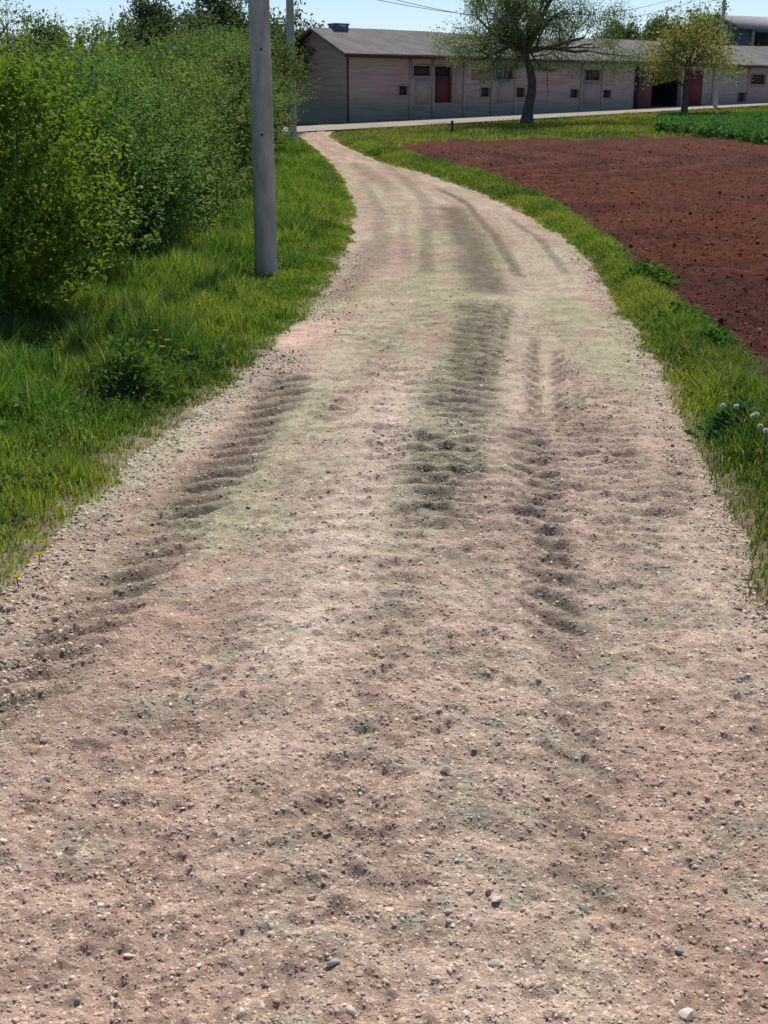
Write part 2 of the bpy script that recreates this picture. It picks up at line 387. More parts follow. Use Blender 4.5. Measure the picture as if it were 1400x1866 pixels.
stone(238, 1750, .018, (.64, .55, .46), "pale flat stone on the bare dirt at lower left", .4, 9)
stone(1003, 1617, .015, (.62, .54, .45), "small cream wedge shaped stone right of the greenish grey one", .7, 10)
stone(568, 1658, .018, (.46, .34, .28), "pinkish brown stone just left of the road middle", .6, 11)
stone(810, 1428, .019, (.58, .47, .40), "pinkish cream stone on the brown clods in mid road", .6, 12)
stone(690, 1478, .017, (.48, .47, .38), "pale green-tinged stone left of centre on the dark flecks", .5, 13)
stone(995, 1457, .017, (.40, .40, .30), "flat olive stone in the right wheel track", .35, 14)
stone(1345, 1115, .03, (.30, .22, .18), "flat brown stone at the right edge of the road beside the bare verge", .3, 15)
stone(1240, 1730, .016, (.30, .32, .28), "grey green stone at lower right", .5, 16)

# ------------------------------------------------------------------ verges (turf under the grass)
def verge(name, fa, fb, y0, y1, seed, nc):
    y = rows(y0, y1, .04, .0006); t = np.linspace(0, 1, nc)[None]; Y = np.repeat(y[:, None], nc, 1)
    a, b = fa(Y), fb(Y); X = a + t*(b-a)
    return X, Y
X, Y = verge('l', lambda y: -11+0*y, lambda y: xL(y)+.12, -5, 52, 1, 160)
tt = np.linspace(0, 1, 160)[None]**.5; X = -11 + tt*(xL(Y)+.14+11)
ed = xL(Y)+wig(Y, 80) - X
Z = terrain(X, Y) + .03*sstep(ed/.25+.3) - .06*sstep(-ed/.15) + .05*(fbm(X*3, Y*3, 81)-.5) + .03*(fbm(X*14, Y*14, 82)-.5) + .03*sstep((ed-.8)/1.5)
C = mix(np.broadcast_to(np.array((.055, .065, .022)), X.shape+(3,)), (.36, .29, .20), sstep((.25-ed)/.25)*(.6+.5*fbm(X*8, Y*8, 83)))
VL = mesh_np("grass_verge", np.stack([X, Y, Z], -1).reshape(-1, 3), gridF(*X.shape), M_turf, col=C.reshape(-1, 3)); tag(VL, kind='structure')
def zl(x, y):
    ed = xL(y)+wig(y, 80)-x
    return terrain(x, y) + .03*sstep(ed/.25+.3) - .06*sstep(-ed/.15) + .03*sstep((ed-.8)/1.5)
y = rows(-5, 48, .04, .0006); NCv = 70
Y = np.repeat(y[:, None], NCv, 1); X = xR(Y)-.14 + np.linspace(0, 1, NCv)[None]*(xF(Y)-xR(Y)+.5)
def zr(x, y):
    e1 = x-xR(y)-wig(y, 84); e2 = xF(y)+wig(y, 86, .1)-x
    return terrain(x, y) + .03*sstep(e1/.25+.3) - .06*sstep(-e1/.15) - .10*sstep(-e2/.3)
Z = zr(X, Y) + .04*(fbm(X*3, Y*3, 87)-.5) + .03*(fbm(X*14, Y*14, 88)-.5)
e = np.minimum(X-xR(Y), xF(Y)-X)
C = mix(np.broadcast_to(np.array((.06, .07, .024)), X.shape+(3,)), (.33, .25, .17), sstep((.2-(X-xR(Y)))/.25)*(.5+.6*fbm(X*8, Y*8, 89)))
tag(mesh_np("grass_verge", np.stack([X, Y, Z], -1).reshape(-1, 3), gridF(*X.shape), M_turf, col=C.reshape(-1, 3)), kind='structure')

# ------------------------------------------------------------------ ploughed field
FB = np.array([tuple(at(*p))[:2] for p in [(700, 268), (760, 262), (850, 257), (1000, 254), (1150, 250), (1260, 249), (1400, 245)]])
FB = np.vstack([FB, [70, FB[-1, 1]+8]])
def yfar(x): return np.interp(x, FB[:, 0], FB[:, 1]) + .25*(vn(x*.9, 0*x, 90)-.5)
y = rows(1.5, FB[:, 1].max()+1, .02, .00045); NCf = 620
Y = np.repeat(y[:, None], NCf, 1); x0 = xF(Y)-.12
X = x0 + (np.linspace(0, 1, NCf)[None]**1.15)*(np.maximum(.38*Y+5, 9)-x0)
def field_h(X, Y):
    d = X*.25+Y
    h = .05*np.sin(d*2*math.pi/.55 + 2.5*fbm(X*.5, Y*.5, 91)) * (.4+.6*sstep((Y-10)/8))
    n = fbm(X*8, Y*8, 92, 4, .6); h = h + .075*(n-.5) + .012*sstep((n-.55)/.2)
    h = h + .12*(fbm(X*.6, Y*.6, 93)-.5)
    return h + .02 - .12*sstep((xF(Y)+.1-X+wig(Y, 94, .12))/.3)
def field_col(X, Y):
    n = fbm(X*.5, Y*.5, 95); m = fbm(X*12, Y*10, 96, 3); k = fbm(X*.22, Y*1.4, 97)
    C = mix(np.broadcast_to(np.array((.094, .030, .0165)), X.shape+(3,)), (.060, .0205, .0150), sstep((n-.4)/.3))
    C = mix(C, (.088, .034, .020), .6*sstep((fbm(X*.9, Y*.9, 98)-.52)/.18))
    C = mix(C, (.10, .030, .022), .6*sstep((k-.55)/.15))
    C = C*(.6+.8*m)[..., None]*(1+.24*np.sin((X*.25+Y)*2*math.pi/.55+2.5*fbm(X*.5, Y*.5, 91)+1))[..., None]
    return mix(C, (.14, .075, .05), .5*sstep((.35-(X-xF(Y)))/.5)*fbm(X*5, Y*5, 99))
Z = terrain(X, Y)+field_h(X, Y)
mask = Y < yfar(X)
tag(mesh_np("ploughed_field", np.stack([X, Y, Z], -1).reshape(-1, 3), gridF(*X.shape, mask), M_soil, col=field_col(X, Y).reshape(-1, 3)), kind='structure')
r = np.random.default_rng(77); n = 60000
y = (r.random(n)*(40**.5-6**.5)+6**.5)**2; x = xF(y)+.02+r.random(n)**1.1*(.36*y+2-xF(y)); ok = (y < yfar(x)) & (x > xF(y)-.05); x, y = x[ok], y[ok]; n = len(x)
S = np.where(np.arange(n) % 26 == 0, .016+.022*r.random(n)**2, .005+.012*r.random(n)**3)*(.8+.02*y)
C = field_col(x, y)*r.uniform(1.3, 2.6, (n, 1)); k = r.random(n)
C = np.where((k < .035)[:, None], np.array((.40, .33, .27))*r.uniform(.6, 1.1, (n, 1)), C)
tag(scatter_blobs("soil_clods", np.stack([x, y, terrain(x, y)+field_h(x, y)+S*.2], -1), S, C, M_soil, 6, flat=.5), "red brown clods and pale stones strewn over the ploughed field", "soil clods", kind='stuff')

# ------------------------------------------------------------------ grass blades
def blades(name, x, y, z, h, wd, col, lean=.5, seed=0, mat=None):
    r = np.random.default_rng(seed); n = len(x)
    a = r.uniform(0, 2*math.pi, n); la = r.uniform(0, 2*math.pi, n); ln = h*lean*r.uniform(.1, 1.0, n)
    dx, dy = np.cos(a)*wd/2, np.sin(a)*wd/2; lx, ly = np.cos(la)*ln, np.sin(la)*ln
    V = np.zeros((n, 5, 3))
    V[:, 0] = np.stack([x-dx, y-dy, z-.01], -1); V[:, 1] = np.stack([x+dx, y+dy, z-.01], -1)
    hm = h*.58
    V[:, 2] = np.stack([x+dx*.75+lx*.32, y+dy*.75+ly*.32, z+hm], -1); V[:, 3] = np.stack([x-dx*.75+lx*.32, y-dy*.75+ly*.32, z+hm], -1)
    V[:, 4] = np.stack([x+lx, y+ly, z+h*r.uniform(.82, 1, n)], -1)
    i = np.arange(n)*5
    F4 = np.stack([i, i+1, i+2, i+3], -1); F3 = np.stack([i+3, i+2, i+4], -1)
    return mesh_np(name, V.reshape(-1, 3), [F4, F3], mat or M_grass, col=np.repeat(col, 5, 0))
def grass_cols(x, y, r, seed):
    n = len(x); k = fbm(x*1.1, y*1.1, seed, 3); k2 = fbm(x*.4, y*.4, seed+3)
    c = mix(np.broadcast_to(np.array((.115, .235, .045)), (n, 3)), (.23, .32, .075), sstep((k-.35)/.3))
    c = mix(c, (.05, .125, .035), sstep((k2-.5)/.15)*.6)
    c = c*r.uniform(.7, 1.3, (n, 1))
    d = r.random(n); c = np.where((d < .11)[:, None], np.array((.36, .33, .17))*r.uniform(.7, 1.1, (n, 1)), c)
    return c
r = np.random.default_rng(21); n = 420000
y = (r.random(n)*(46**.45-3.6**.45)+3.6**.45)**(1/.45); span = 2.9+0*y
d = r.random(n)**1.15*span; x = xL(y)+wig(y, 80, .09) + .10 + .05*(fbm(y*5, d*5, 100)-.5)-d
ok = x > -3.9; x, y, d = x[ok], y[ok], d[ok]; n = len(x)
edge = sstep((d-.02)/.9); cl = fbm(x*2.2, y*2.2, 101, 3)
keep = r.random(n) < (.35+.65*sstep(d/.35))*(.55+.6*cl); x, y, d, edge, cl = [v[keep] for v in (x, y, d, edge, cl)]; n = len(x)
h = (.03+.19*edge)*(.15+1.8*cl*fbm(x*7, y*7, 104, 2)*1.6)*r.uniform(.5, 1.3, n)
for _q in (at(487, 505),):
    h *= 1-.75*np.exp(-((x-_q.x)/.28)**2-((y-_q.y+.35)/.7)**2)
wd = .0045 + .0005*y
tag(blades("grass", x, y, zl(x, y), h, wd, grass_cols(x, y, r, 102)*mix((1.15, 1.0, 1.0), (1, 1, 1), edge), .6, 22), "tall bright green grass between the hedge and the left edge of the road", "grass", kind='stuff')
r = np.random.default_rng(23); n = 150000
y = (r.random(n)*(44**.45-3.6**.45)+3.6**.45)**(1/.45); wv = np.maximum(xF(y)-xR(y), .2)
q = r.random(n); x = xR(y)+wig(y, 84, .08)-.06+q*(wv+.02)+wig(y, 86, .09)*q
d = np.minimum(x-xR(y), xF(y)-x); cl = fbm(x*3, y*3, 103, 3)
keep = r.random(n) < (.3+.7*sstep((d+.03)/.2))*(.45+.8*cl); x, y, d, cl = [v[keep] for v in (x, y, d, cl)]; n = len(x)
h = (.035+.10*sstep(d/.3))*(.3+1.5*cl)*r.uniform(.5, 1.3, n)
tag(blades("grass", x, y, zr(x, y), h, .0045+.0005*y, grass_cols(x, y, r, 105)*np.array((1.15, .98, 1)), .8, 24), "low green grass strip between the road and the ploughed field", "grass", kind='stuff')

# far meadow around the trees
r = np.random.default_rng(25); n = 90000
x = r.uniform(-3, 26, n); y = r.uniform(40, 78, n)
WRd = np.array((22.3, 20.5)); WRd /= np.linalg.norm(WRd); WRn = np.array((-WRd[1], WRd[0])); WR0 = np.array(tuple(at(600, 234))[:2])
def wr_d(x, y): return (x-WR0[0])*WRn[0] + (y-WR0[1])*WRn[1]
ok = (y > yfar(x)-.1) & (wr_d(x, y) < -2.3) & (x > xR(y)-.05) | (wr_d(x, y) > 2.4) & (wr_d(x, y) < 5)
ok &= x > -6
x, y = x[ok], y[ok]; n = len(x); k = fbm(x*.5, y*.5, 110, 3)
c = mix(np.broadcast_to(np.array((.10, .15, .035)), (n, 3)), (.24, .24, .07), sstep((k-.38)/.2))*r.uniform(.7, 1.25, (n, 1))
tag(blades("grass", x, y, terrain(x, y)-.03, r.uniform(.05, .16, n)*(.5+k), .03+0*x, c, .8, 26), "short yellowish green grass around the trees in front of the barn", "grass", kind='stuff')

# ------------------------------------------------------------------ pale road in front of the barn
tl = np.linspace(-26, 75, 140); cr = np.linspace(-2.4, 2.4, 14)
T, Cn = np.meshgrid(tl, cr); T = T.T; Cn = Cn.T
X = WR0[0]+T*WRd[0]+Cn*WRn[0] ; Y = WR0[1]+T*WRd[1]+Cn*WRn[1] + np.where(T < 0, .0*T, 0)
Cn2 = Cn*(1+.08*(fbm(T*.6, Cn*0, 112)-.5)); X = WR0[0]+T*WRd[0]+Cn2*WRn[0]; Y = WR0[1]+T*WRd[1]+Cn2*WRn[1]
Z = terrain(X, Y)+.05+.02*np.cos(Cn/2.4*1.5)
C = mix(np.broadcast_to(np.array((.42, .37, .33)), X.shape+(3,)), (.34, .30, .26), fbm(X*.8, Y*.8, 113))
tag(mesh_np("track_road", np.stack([X, Y, Z], -1).reshape(-1, 3), gridF(*X.shape), M_road, col=C.reshape(-1, 3), smooth=True), kind='structure')

# ------------------------------------------------------------------ leaves
def leaf_mesh(name, P, D, N, Ln, Wd, col, parent, mat=M_leaf):
    """folded diamond leaves: P base, D direction, N normal"""
    D = D/(np.linalg.norm(D, axis=1)[:, None]+1e-9); S = np.cross(D, N); S /= np.linalg.norm(S, axis=1)[:, None]+1e-9
    U = np.cross(S, D); n = len(P); V = np.zeros((n, 4, 3))
    V[:, 0] = P; V[:, 2] = P + D*Ln[:, None] - U*(Ln*.12)[:, None]
    m = P + D*(Ln*.45)[:, None] + U*(Ln*.10)[:, None]
    V[:, 1] = m + S*(Wd/2)[:, None]; V[:, 3] = m - S*(Wd/2)[:, None]
    F = np.arange(n*4).reshape(n, 4)
    return mesh_np(name, V.reshape(-1, 3), F, mat, parent, np.repeat(col, 4, 0))
def unit(r, n):
    v = r.normal(size=(n, 3)); return v/np.linalg.norm(v, axis=1)[:, None]

def make_bush(loc, rx, ry, h, shoots, per, leaf, pal, label, seed, group="bushes of the hedge along the left verge", name="hedge_bush", slen=(.25, .7), upness=.55, lump=.22):
    r = np.random.default_rng(seed); z0 = float(terrain(loc[0], loc[1]))
    root = thing(name, (loc[0], loc[1], z0), label, "bush", group); o = np.array(root.location)
    # lobes of uneven size make up the bush
    nl = 14; L = []
    for k in range(nl):
        a = r.uniform(0, 6.28); q = r.uniform(.45, .85)
        zc = r.uniform(.18, .80)*h
        L.append((rx*q*math.cos(a), ry*q*math.sin(a), zc, r.uniform(.24, .46)*min(rx, ry)*1.1, r.uniform(.7, 1.3)))
    for a in np.linspace(0, 6.28, 9)[:-1]: L.append((rx*.5*math.cos(a), ry*.5*math.sin(a), .18*h, .40*min(rx, ry), .8))
    for k in range(3): L.append((r.normal(0, .15), r.normal(0, .15), h*(.35+.2*k), .5*min(rx, ry), .8))
    L = np.array(L); wts = L[:, 3]**2; wts /= wts.sum()
    idx = r.choice(len(L), shoots, p=wts); d = unit(r, shoots); d[:, 2] = np.where(d[:, 2] < -.35, -d[:, 2], d[:, 2])
    c = L[idx]; base = c[:, :3] + d*(c[:, 3:4]*r.uniform(.6, 1.0, (shoots, 1)))*np.array((1, 1, 1.15))
    base[:, 2] = np.clip(base[:, 2], .05, h*.98)
    W = base+o
    hol = vn(W[:, 0]*.9+W[:, 1]*1.3, W[:, 2]*1.15+W[:, 1]*.35, 140)*.65+vn(W[:, 1]*2.6+W[:, 0]*1.2, W[:, 2]*2.2, 141)*.35
    ko = (hol > .44) | (r.random(shoots) < .12)
    base, d, c, idx, hol = base[ko], d[ko], c[ko], idx[ko], hol[ko]; shoots = len(base)
    ln = r.uniform(slen[0], slen[1], shoots)*(.6+.4*c[:, 4])*(.5+.9*hol)
    dirn = d*.7 + np.array((0, 0, upness)) + .35*unit(r, shoots); dirn /= np.linalg.norm(dirn, axis=1)[:, None]
    bend = unit(r, shoots)*.25 + np.array((0, 0, -.12))
    tt = (np.arange(per)+.5)/per
    P = base[:, None] + dirn[:, None]*(ln[:, None]*tt)[..., None] + bend[:, None]*(ln[:, None]*tt**2)[..., None]
    P = P.reshape(-1, 3) + r.normal(0, .012, (shoots*per, 3)); n = len(P)
    dl = np.repeat(dirn, per, 0)*.5 + unit(r, n); nn = np.array((0, 0, 1.))+.6*unit(r, n)
    s = leaf*r.uniform(.6, 1.25, n)*np.tile(1.1-.35*tt, shoots)
    hue = np.repeat(r.random(len(L))[idx]*.5+r.random(shoots)*.25, per) + r.random(n)*.15 + np.tile(tt, shoots)*.30
    hue = hue*1.25-.1; cc = mix(np.broadcast_to(np.array(pal[0]), (n, 3)), pal[1], np.clip(hue, 0, 1))*r.uniform(.8, 1.2, (n, 1))
    P = P + o
    P[:, 2] = np.maximum(P[:, 2], terrain(P[:, 0], P[:, 1])+.03)
    leaf_mesh("foliage", P, dl, nn, s, s*.6, cc, root)
    mb = MB()
    for q in L:
        a = r.uniform(0, 6.28); st = np.array((math.cos(a)*.02, math.sin(a)*.02, 0)); en = np.array(q[:3])
        m = (st+en)/2+r.normal(0, .12, 3)*np.array((1, 1, .3)); mb.tube(np.array([st, m, en])+o, [.028, .018, .006], 5)
    sel = r.choice(shoots, min(shoots, 150), replace=False)
    for k in sel:
        b = base[k]; mb.tube(np.array([c[k][:3], b+dirn[k]*ln[k]*.5+bend[k]*ln[k]*.25, b+dirn[k]*ln[k]+bend[k]*ln[k]])+o, [.007, .004, .002], 3)
    mb.build("stems", M_bark, root)
    return root
PAL_near = ((.08, .165, .025), (.26, .37, .055)); PAL_mid = ((.065, .13, .04), (.165, .25, .085)); PAL_far = ((.075, .125, .045), (.17, .235, .09))
ords = ["nearest", "second", "third", "fourth", "fifth", "sixth", "seventh", "eighth", "ninth", "tenth", "eleventh", "twelfth", "thirteenth"]
front = [  # x, y, rx, ry, h, shoots, leaf
    (-3.55, 9.75, 1.25, 1.35, 1.75, 6200, .062), (-3.48, 12.5, 1.2, 1.35, 1.80, 5400, .056), (-3.38, 14.9, 1.25, 1.4, 2.0, 5000, .056),
    (-3.40, 17.4, 1.3, 1.5, 2.15, 4800, .058), (-3.40, 20.2, 1.35, 1.6, 2.35, 3700, .058), (-3.48, 23.2, 1.4, 1.7, 2.5, 3500, .062),
    (-3.6, 26.5, 1.4, 1.8, 2.7, 3400, .066), (-3.7, 30.0, 1.4, 1.9, 2.85, 3200, .070), (-3.85, 33.8, 1.4, 2.0, 3.0, 3000, .074), (-4.0, 37.2, 1.3, 1.9, 3.0, 3000, .078),
    (-4.85, 43.6, 1.4, 1.7, 3.1, 3000, .08)]
for k, (x, y, rx, ry_, h, ns, lf) in enumerate(front):
    pal = PAL_near if k == 0 else (PAL_mid if k < 5 else PAL_far)
    if k: pal = [tuple(np.array(c_)*f_) for c_, f_ in zip(pal, [((1, 1, 1), (1.15, 1.08, .95), (1.0, 1.1, 1.05), (.95, 1.05, 1.0))[k*7 % 4]]*2)]
    lab = ("bright yellow green leafy bush at the hedge's near end, cut by the left edge" if k == 0 else
           "last bush of the hedge, its twigs touching the farther concrete pole" if k == len(front)-1 else
           "hedge bush facing the verge, %s one counting from the left edge" % ords[k])
    make_bush((x, y), rx, ry_, h, ns, 15, lf, pal, lab, 200+k, upness=.75 if k == 0 else .5, slen=(.3, .8) if k == 0 else (.22, .6))
back = [(-6.0, 14.5, 1.6, 1.9, 2.0, 1300, .065), (-6.1, 18.5, 1.6, 2.1, 2.35, 1300, .065), (-6.2, 23, 1.7, 2.4, 2.6, 1200, .075), (-6.4, 28.5, 1.8, 2.8, 2.85, 1200, .085),
        (-6.7, 34.5, 1.9, 3, 3.15, 1200, .095)]
for k, (x, y, rx, ry_, h, ns, lf) in enumerate(back):
    make_bush((x, y), rx, ry_, h, ns, 14, lf, PAL_far, "bush in the rear row of the hedge, %s one from the left edge" % ords[k], 230+k, "bushes of the rear row of the hedge")

# ------------------------------------------------------------------ trees
def grow(mb, r, p, d, ln, rad, lev, tips, droop=0, spread=.7, segs=4, kids=(3, 4), shrink=.68):
    pts = [np.array(p)]; d = np.array(d, float); cur = np.array(p, float)
    for k in range(segs):
        d = d + r.normal(0, .16, 3) + np.array((0, 0, -droop*(1 if lev < 2 else .35)+.02)); d /= np.linalg.norm(d)
        cur = cur + d*ln/segs; pts.append(cur.copy())
    R = np.linspace(rad, rad*.55, len(pts)); mb.tube(pts, R, 6 if rad > .03 else 3)
    if lev == 0: tips.append((pts, d)); return
    nk = r.integers(kids[0], kids[1]+1)
    for k in range(nk):
        f = r.uniform(.35, 1) if k else 1; i = min(int(f*segs), segs); q = unit(r, 1)[0]
        nd = d*(1-spread*.5)+q*spread; nd[2] += .12; nd /= np.linalg.norm(nd)
        grow(mb, r, pts[i], nd, ln*shrink*r.uniform(.8, 1.2), R[i]*.62, lev-1, tips, droop, spread, segs, kids, shrink)
def make_tree(name, loc, trunk, limbs, label, group, pal, lev=3, ln=1.6, droop=.05, leaf=.12, per=40, spread=.75, seed=1, rad=.22, wd=.45, jitter=.22, kids=(3, 4), cat="tree"):
    r = np.random.default_rng(seed); root = thing(name, loc, label, cat, group); o = np.array(root.location)
    mb = MB(); tips = []
    tp = np.array(trunk)+o; R = np.linspace(rad*1.0, rad*.62, len(tp)); R[0] *= 1.35; mb.tube(tp, R, 10)
    for st, dr, l, rr in limbs: grow(mb, r, tp[st], dr, l, rr, lev, tips, droop, spread, 5, kids)
    mb.build("trunk", M_bark, root, smooth=True)
    P = []; D = []; Hn = []
    for pts, d in tips:
        pts = np.array(pts); t = r.random(per)*(len(pts)-1); i = np.minimum(t.astype(int), len(pts)-2); f = (t-i)[:, None]
        q = pts[i]*(1-f)+pts[i+1]*f + r.normal(0, jitter, (per, 3)); q[:, 2] -= abs(r.normal(0, jitter*droop*6, per)); q[:, 2] = np.maximum(q[:, 2], tp[-1][2]-.25*np.linalg.norm(q[:, :2]-tp[-1][:2], axis=1)-.3); P.append(q)
        D.append(np.broadcast_to(d, (per, 3))); Hn.append(np.full(per, r.random()))
    P = np.concatenate(P); D = np.concatenate(D)*.4+unit(r, len(P)); D[:, 2] -= droop*6; n = len(P); hue = np.concatenate(Hn)*.7+r.random(n)*.3
    s = leaf*r.uniform(.6, 1.3, n)
    pal = np.array(pal); k = hue*(len(pal)-1); i = np.minimum(k.astype(int), len(pal)-2); f = (k-i)[:, None]
    cc = (pal[i]*(1-f)+pal[i+1]*f)*r.uniform(.75, 1.25, (n, 1))
    leaf_mesh("crown", P, D, np.array((0, 0, 1.))+unit(r, n), s, s*wd, cc, root)
    return root
# big tree with wide drooping crown
b = at(960, 224); k = 1/41.5
make_tree("spreading_tree", b, [(0, 0, -.1), (.03, 0, .5), (.16, 0, 1.2), (.18, 0, 1.7), (.05, 0, 2.3), (-.2, 0, 2.9)],
          [(5, (-.35, .1, 1), 2.3, .17), (5, (.75, -.1, .9), 2.8, .15), (5, (-1, 0, .35), 2.6, .08), (5, (1.0, -.2, .3), 2.7, .08), (5, (-.9, -.3, .55), 2.5, .10), (5, (.2, .7, .8), 2.3, .11), (5, (.1, -.8, .8), 2.1, .10), (5, (.95, .2, .5), 2.8, .10), (5, (-.8, .4, .75), 2.5, .09), (5, (-.1, 0, 1.1), 2.6, .12)],
          "tall spreading tree with curved dark trunk and drooping grey green crown before the barn", None,
          [(.10, .16, .095), (.16, .22, .12), (.21, .25, .10)], lev=3, ln=1.6, droop=.085, leaf=.108, per=82, spread=.8, seed=5, rad=.25, wd=.38, jitter=.20, kids=(3, 4))
b = at(1245, 221)
make_tree("fruit_tree", b, [(0, 0, -.1), (.03, 0, .7), (0.0, 0, 1.4), (.05, 0, 2.2)],
          [(3, (-.7, .1, .8), 1.15, .08), (3, (.75, .1, .75), 1.15, .08), (3, (.1, .6, .9), 1.1, .07), (3, (-.1, -.6, .9), 1.1, .07), (3, (.2, .1, 1), 1.3, .09), (2, (-.8, -.3, .55), 1.1, .05), (3, (.9, -.3, .45), 1.1, .05)],
          "smaller round tree with orange tinged yellow green leaves before the dark barn gateway", None,
          [(.18, .24, .09), (.26, .30, .11), (.42, .36, .14), (.52, .32, .19)], lev=3, droop=.05, leaf=.115, per=22, spread=.8, seed=9, rad=.15, wd=.6, jitter=.30)
# trees beyond the hedge on the left
def bgtree(px, py_base, depth, top_py, wpx, pal, label, seed, leaf=.16, per=26, lev=3, name="background_tree", droop=.02, wd=.5, trunk_h=None):
    p = up(px, 190, depth); z0 = float(terrain(p.x, p.y)); topz = up(px, top_py, depth).z; H = topz-z0; Wm = wpx*depth*.95/FPX/2
    th = trunk_h or H*.35; q = H-th
    limbs = [(3, (math.cos(a)*Wm/q*.9, math.sin(a)*Wm/q*.9, .9), q*.42, .1) for a in np.linspace(0, 6.28, 7)[:-1]]+[(3, (.05, 0, 1), q*.48, .12), (2, (-.9, .2, .5), Wm*.45, .07), (2, (.9, .2, .5), Wm*.45, .07)]
    return make_tree(name, (p.x, p.y, z0), [(0, 0, -.2), (.05, 0, th*.35), (-.05, 0, th*.7), (0, 0, th)], limbs, label, "trees rising behind the hedge",
                     pal, lev=lev, droop=droop, leaf=leaf, per=per, spread=.7, seed=seed, rad=.2, wd=wd, jitter=.2)
G1 = [(.055, .095, .055), (.09, .135, .075), (.12, .155, .08)]; G2 = [(.07, .11, .055), (.11, .15, .07), (.15, .18, .08)]  # first palette lightened and greyed: distance haze put into the leaf colour
bgtree(300, 190, 60, -30, 150, G1, "feathery dark tree behind the hedge, left of the far thin pole", 301, .18, 40)
bgtree(415, 190, 62, -35, 150, G1, "feathery dark tree behind the hedge, between the far thin pole and the near pole", 302, .18, 40)
bgtree(545, 190, 66, 15, 130, G2, "loose leafed tree peeping over the barn's gable beside the farther concrete pole", 303, .2, 26)
bgtree(95, 190, 48, 30, 130, G2, "ragged dark bushy tree poking above the hedge near the left edge", 304, .14, 30)
bgtree(-5, 190, 44, -20, 90, [(.10, .13, .07), (.16, .18, .10), (.2, .21, .13)], "thin pale leafed tree cut by the left edge of the picture", 305, .11, 10)
for k, (px, top, wpx) in enumerate([(165, 62, 60), (205, 58, 60), (240, 68, 50)]):
    bgtree(px, 190, 120, top, wpx, G1, ["low dark tree on the skyline right of the ragged bushy one", "pointed dark tree on the skyline, middle of the three low ones", "low dark tree on the skyline just left of the feathery trees"][k], 310+k, .3, 22, 2)
p = up(1160, 190, 100)
bgtree(1150, 190, 104, 10, 110, G2, "hazy green tree behind the barn roof, between the two trees in front", 320, .26, 18)
bgtree(1285, 190, 104, 0, 70, G1, "dark green tree behind the barn roof beside the far house", 321, .26, 16)
bgtree(1210, 190, 108, 18, 70, G2, "round green tree behind the barn roof above the small fruit tree", 322, .26, 14)
bgtree(1375, 190, 96, 75, 60, [(.06, .12, .03), (.10, .18, .04)], "bright green shrub behind the barn roof under the far house", 323, .2, 20, 2)

# ------------------------------------------------------------------ poles and wires
def pole(px, py, top, r0, r1, label, lean=(0, 0), name="utility_pole", at_pt=None, arms=False):
    b = at_pt or at(px, py); root = thing(name, b, label, "pole", "concrete utility poles")
    mb = MB(); o = np.array(root.location); ts = np.linspace(0, 1, 24)
    mb.tube([o + np.array((lean[0]*t, lean[1]*t, -.2+t*(top+.2))) for t in ts], r0+(r1-r0)*ts, 28)
    mb.build("shaft", M_conc, root, smooth=True)
    ar = MB(); zt = o+np.array((lean[0], lean[1], top-.35))
    ar.box(zt+(-.6, -.05, -.05), (1.2, 0, 0), (0, .1, 0), (0, 0, .1)); ar.build("crossarm", M_conc, root)
    for dx in (-.5, .5):
        iz = MB(); c = zt+(dx, 0, .05)
        iz.tube([c, c+(0, 0, .05), c+(0, 0, .06), c+(0, 0, .12), c+(0, 0, .15)], [.02, .02, .045, .04, .02], 10); iz.build("insulator", M_ins, root)
    for hz_ in (1.45, 2.25, 3.3):
        bo = MB(); rr = r0+(r1-r0)*hz_/top; a_ = math.radians(-100+9*hz_); c = o+np.array((lean[0]*hz_/top+math.cos(a_)*rr, lean[1]*hz_/top+math.sin(a_)*rr, hz_))
        nn_ = np.array((math.cos(a_), math.sin(a_), 0)); bo.tube([c-nn_*.02, c+nn_*.008, c+nn_*.012], [.013, .013, .009], 8); bo.build("bolt", M_bolt, root)
    return root, zt
M_bolt = noise_mat("rusty_bolt", (.05, .035, .03), (.10, .06, .045), 40)
M_ins = noise_mat("porcelain", (.5, .5, .48), (.6, .6, .58), 4, .3, .5, 0)
P1, z1 = pole(486, 511, 8.2, .118, .078, "thick grey concrete utility pole standing in the verge grass nearest the road")
P2, z2 = pole(534, 273, 5.1, .135, .105, "farther grey concrete pole at the far end of the hedge")
b3 = up(368, 190, 72); b3.z = float(terrain(b3.x, b3.y)); P3, z3 = pole(0, 0, 8.5, .15, .10, "thin faint pole far behind the hedge among the feathery trees", at_pt=b3)
P4, z4 = pole(1303, 197, 6.6, .12, .09, "slim pole standing by the barn wall right of the small fruit tree", lean=(.1, 0))
M_wire = noise_mat("wire", (.08, .08, .09), (.12, .12, .13), 4, .6, .2, 0)
for j, dx in enumerate((-.5, .5)):
    a = np.array(z2)+(dx, 0, .2); bb = np.array(z4)+(dx, 0, .2); a[2] = a[2]-.0
    ts = np.linspace(0, 1, 30); pts = [a*(1-t)+bb*t + np.array((0, 0, -6.0*t*(1-t)*(1+.12*j))) for t in ts]
    mb = MB(); mb.tube(pts, .010, 5); o = mb.build("power_line", M_wire)
    tag(o, ["upper thin dark power line crossing the sky above the barn roof", "lower thin dark power line crossing the sky above the barn roof"][1-j if False else j], "power line", "power lines strung above the barn")
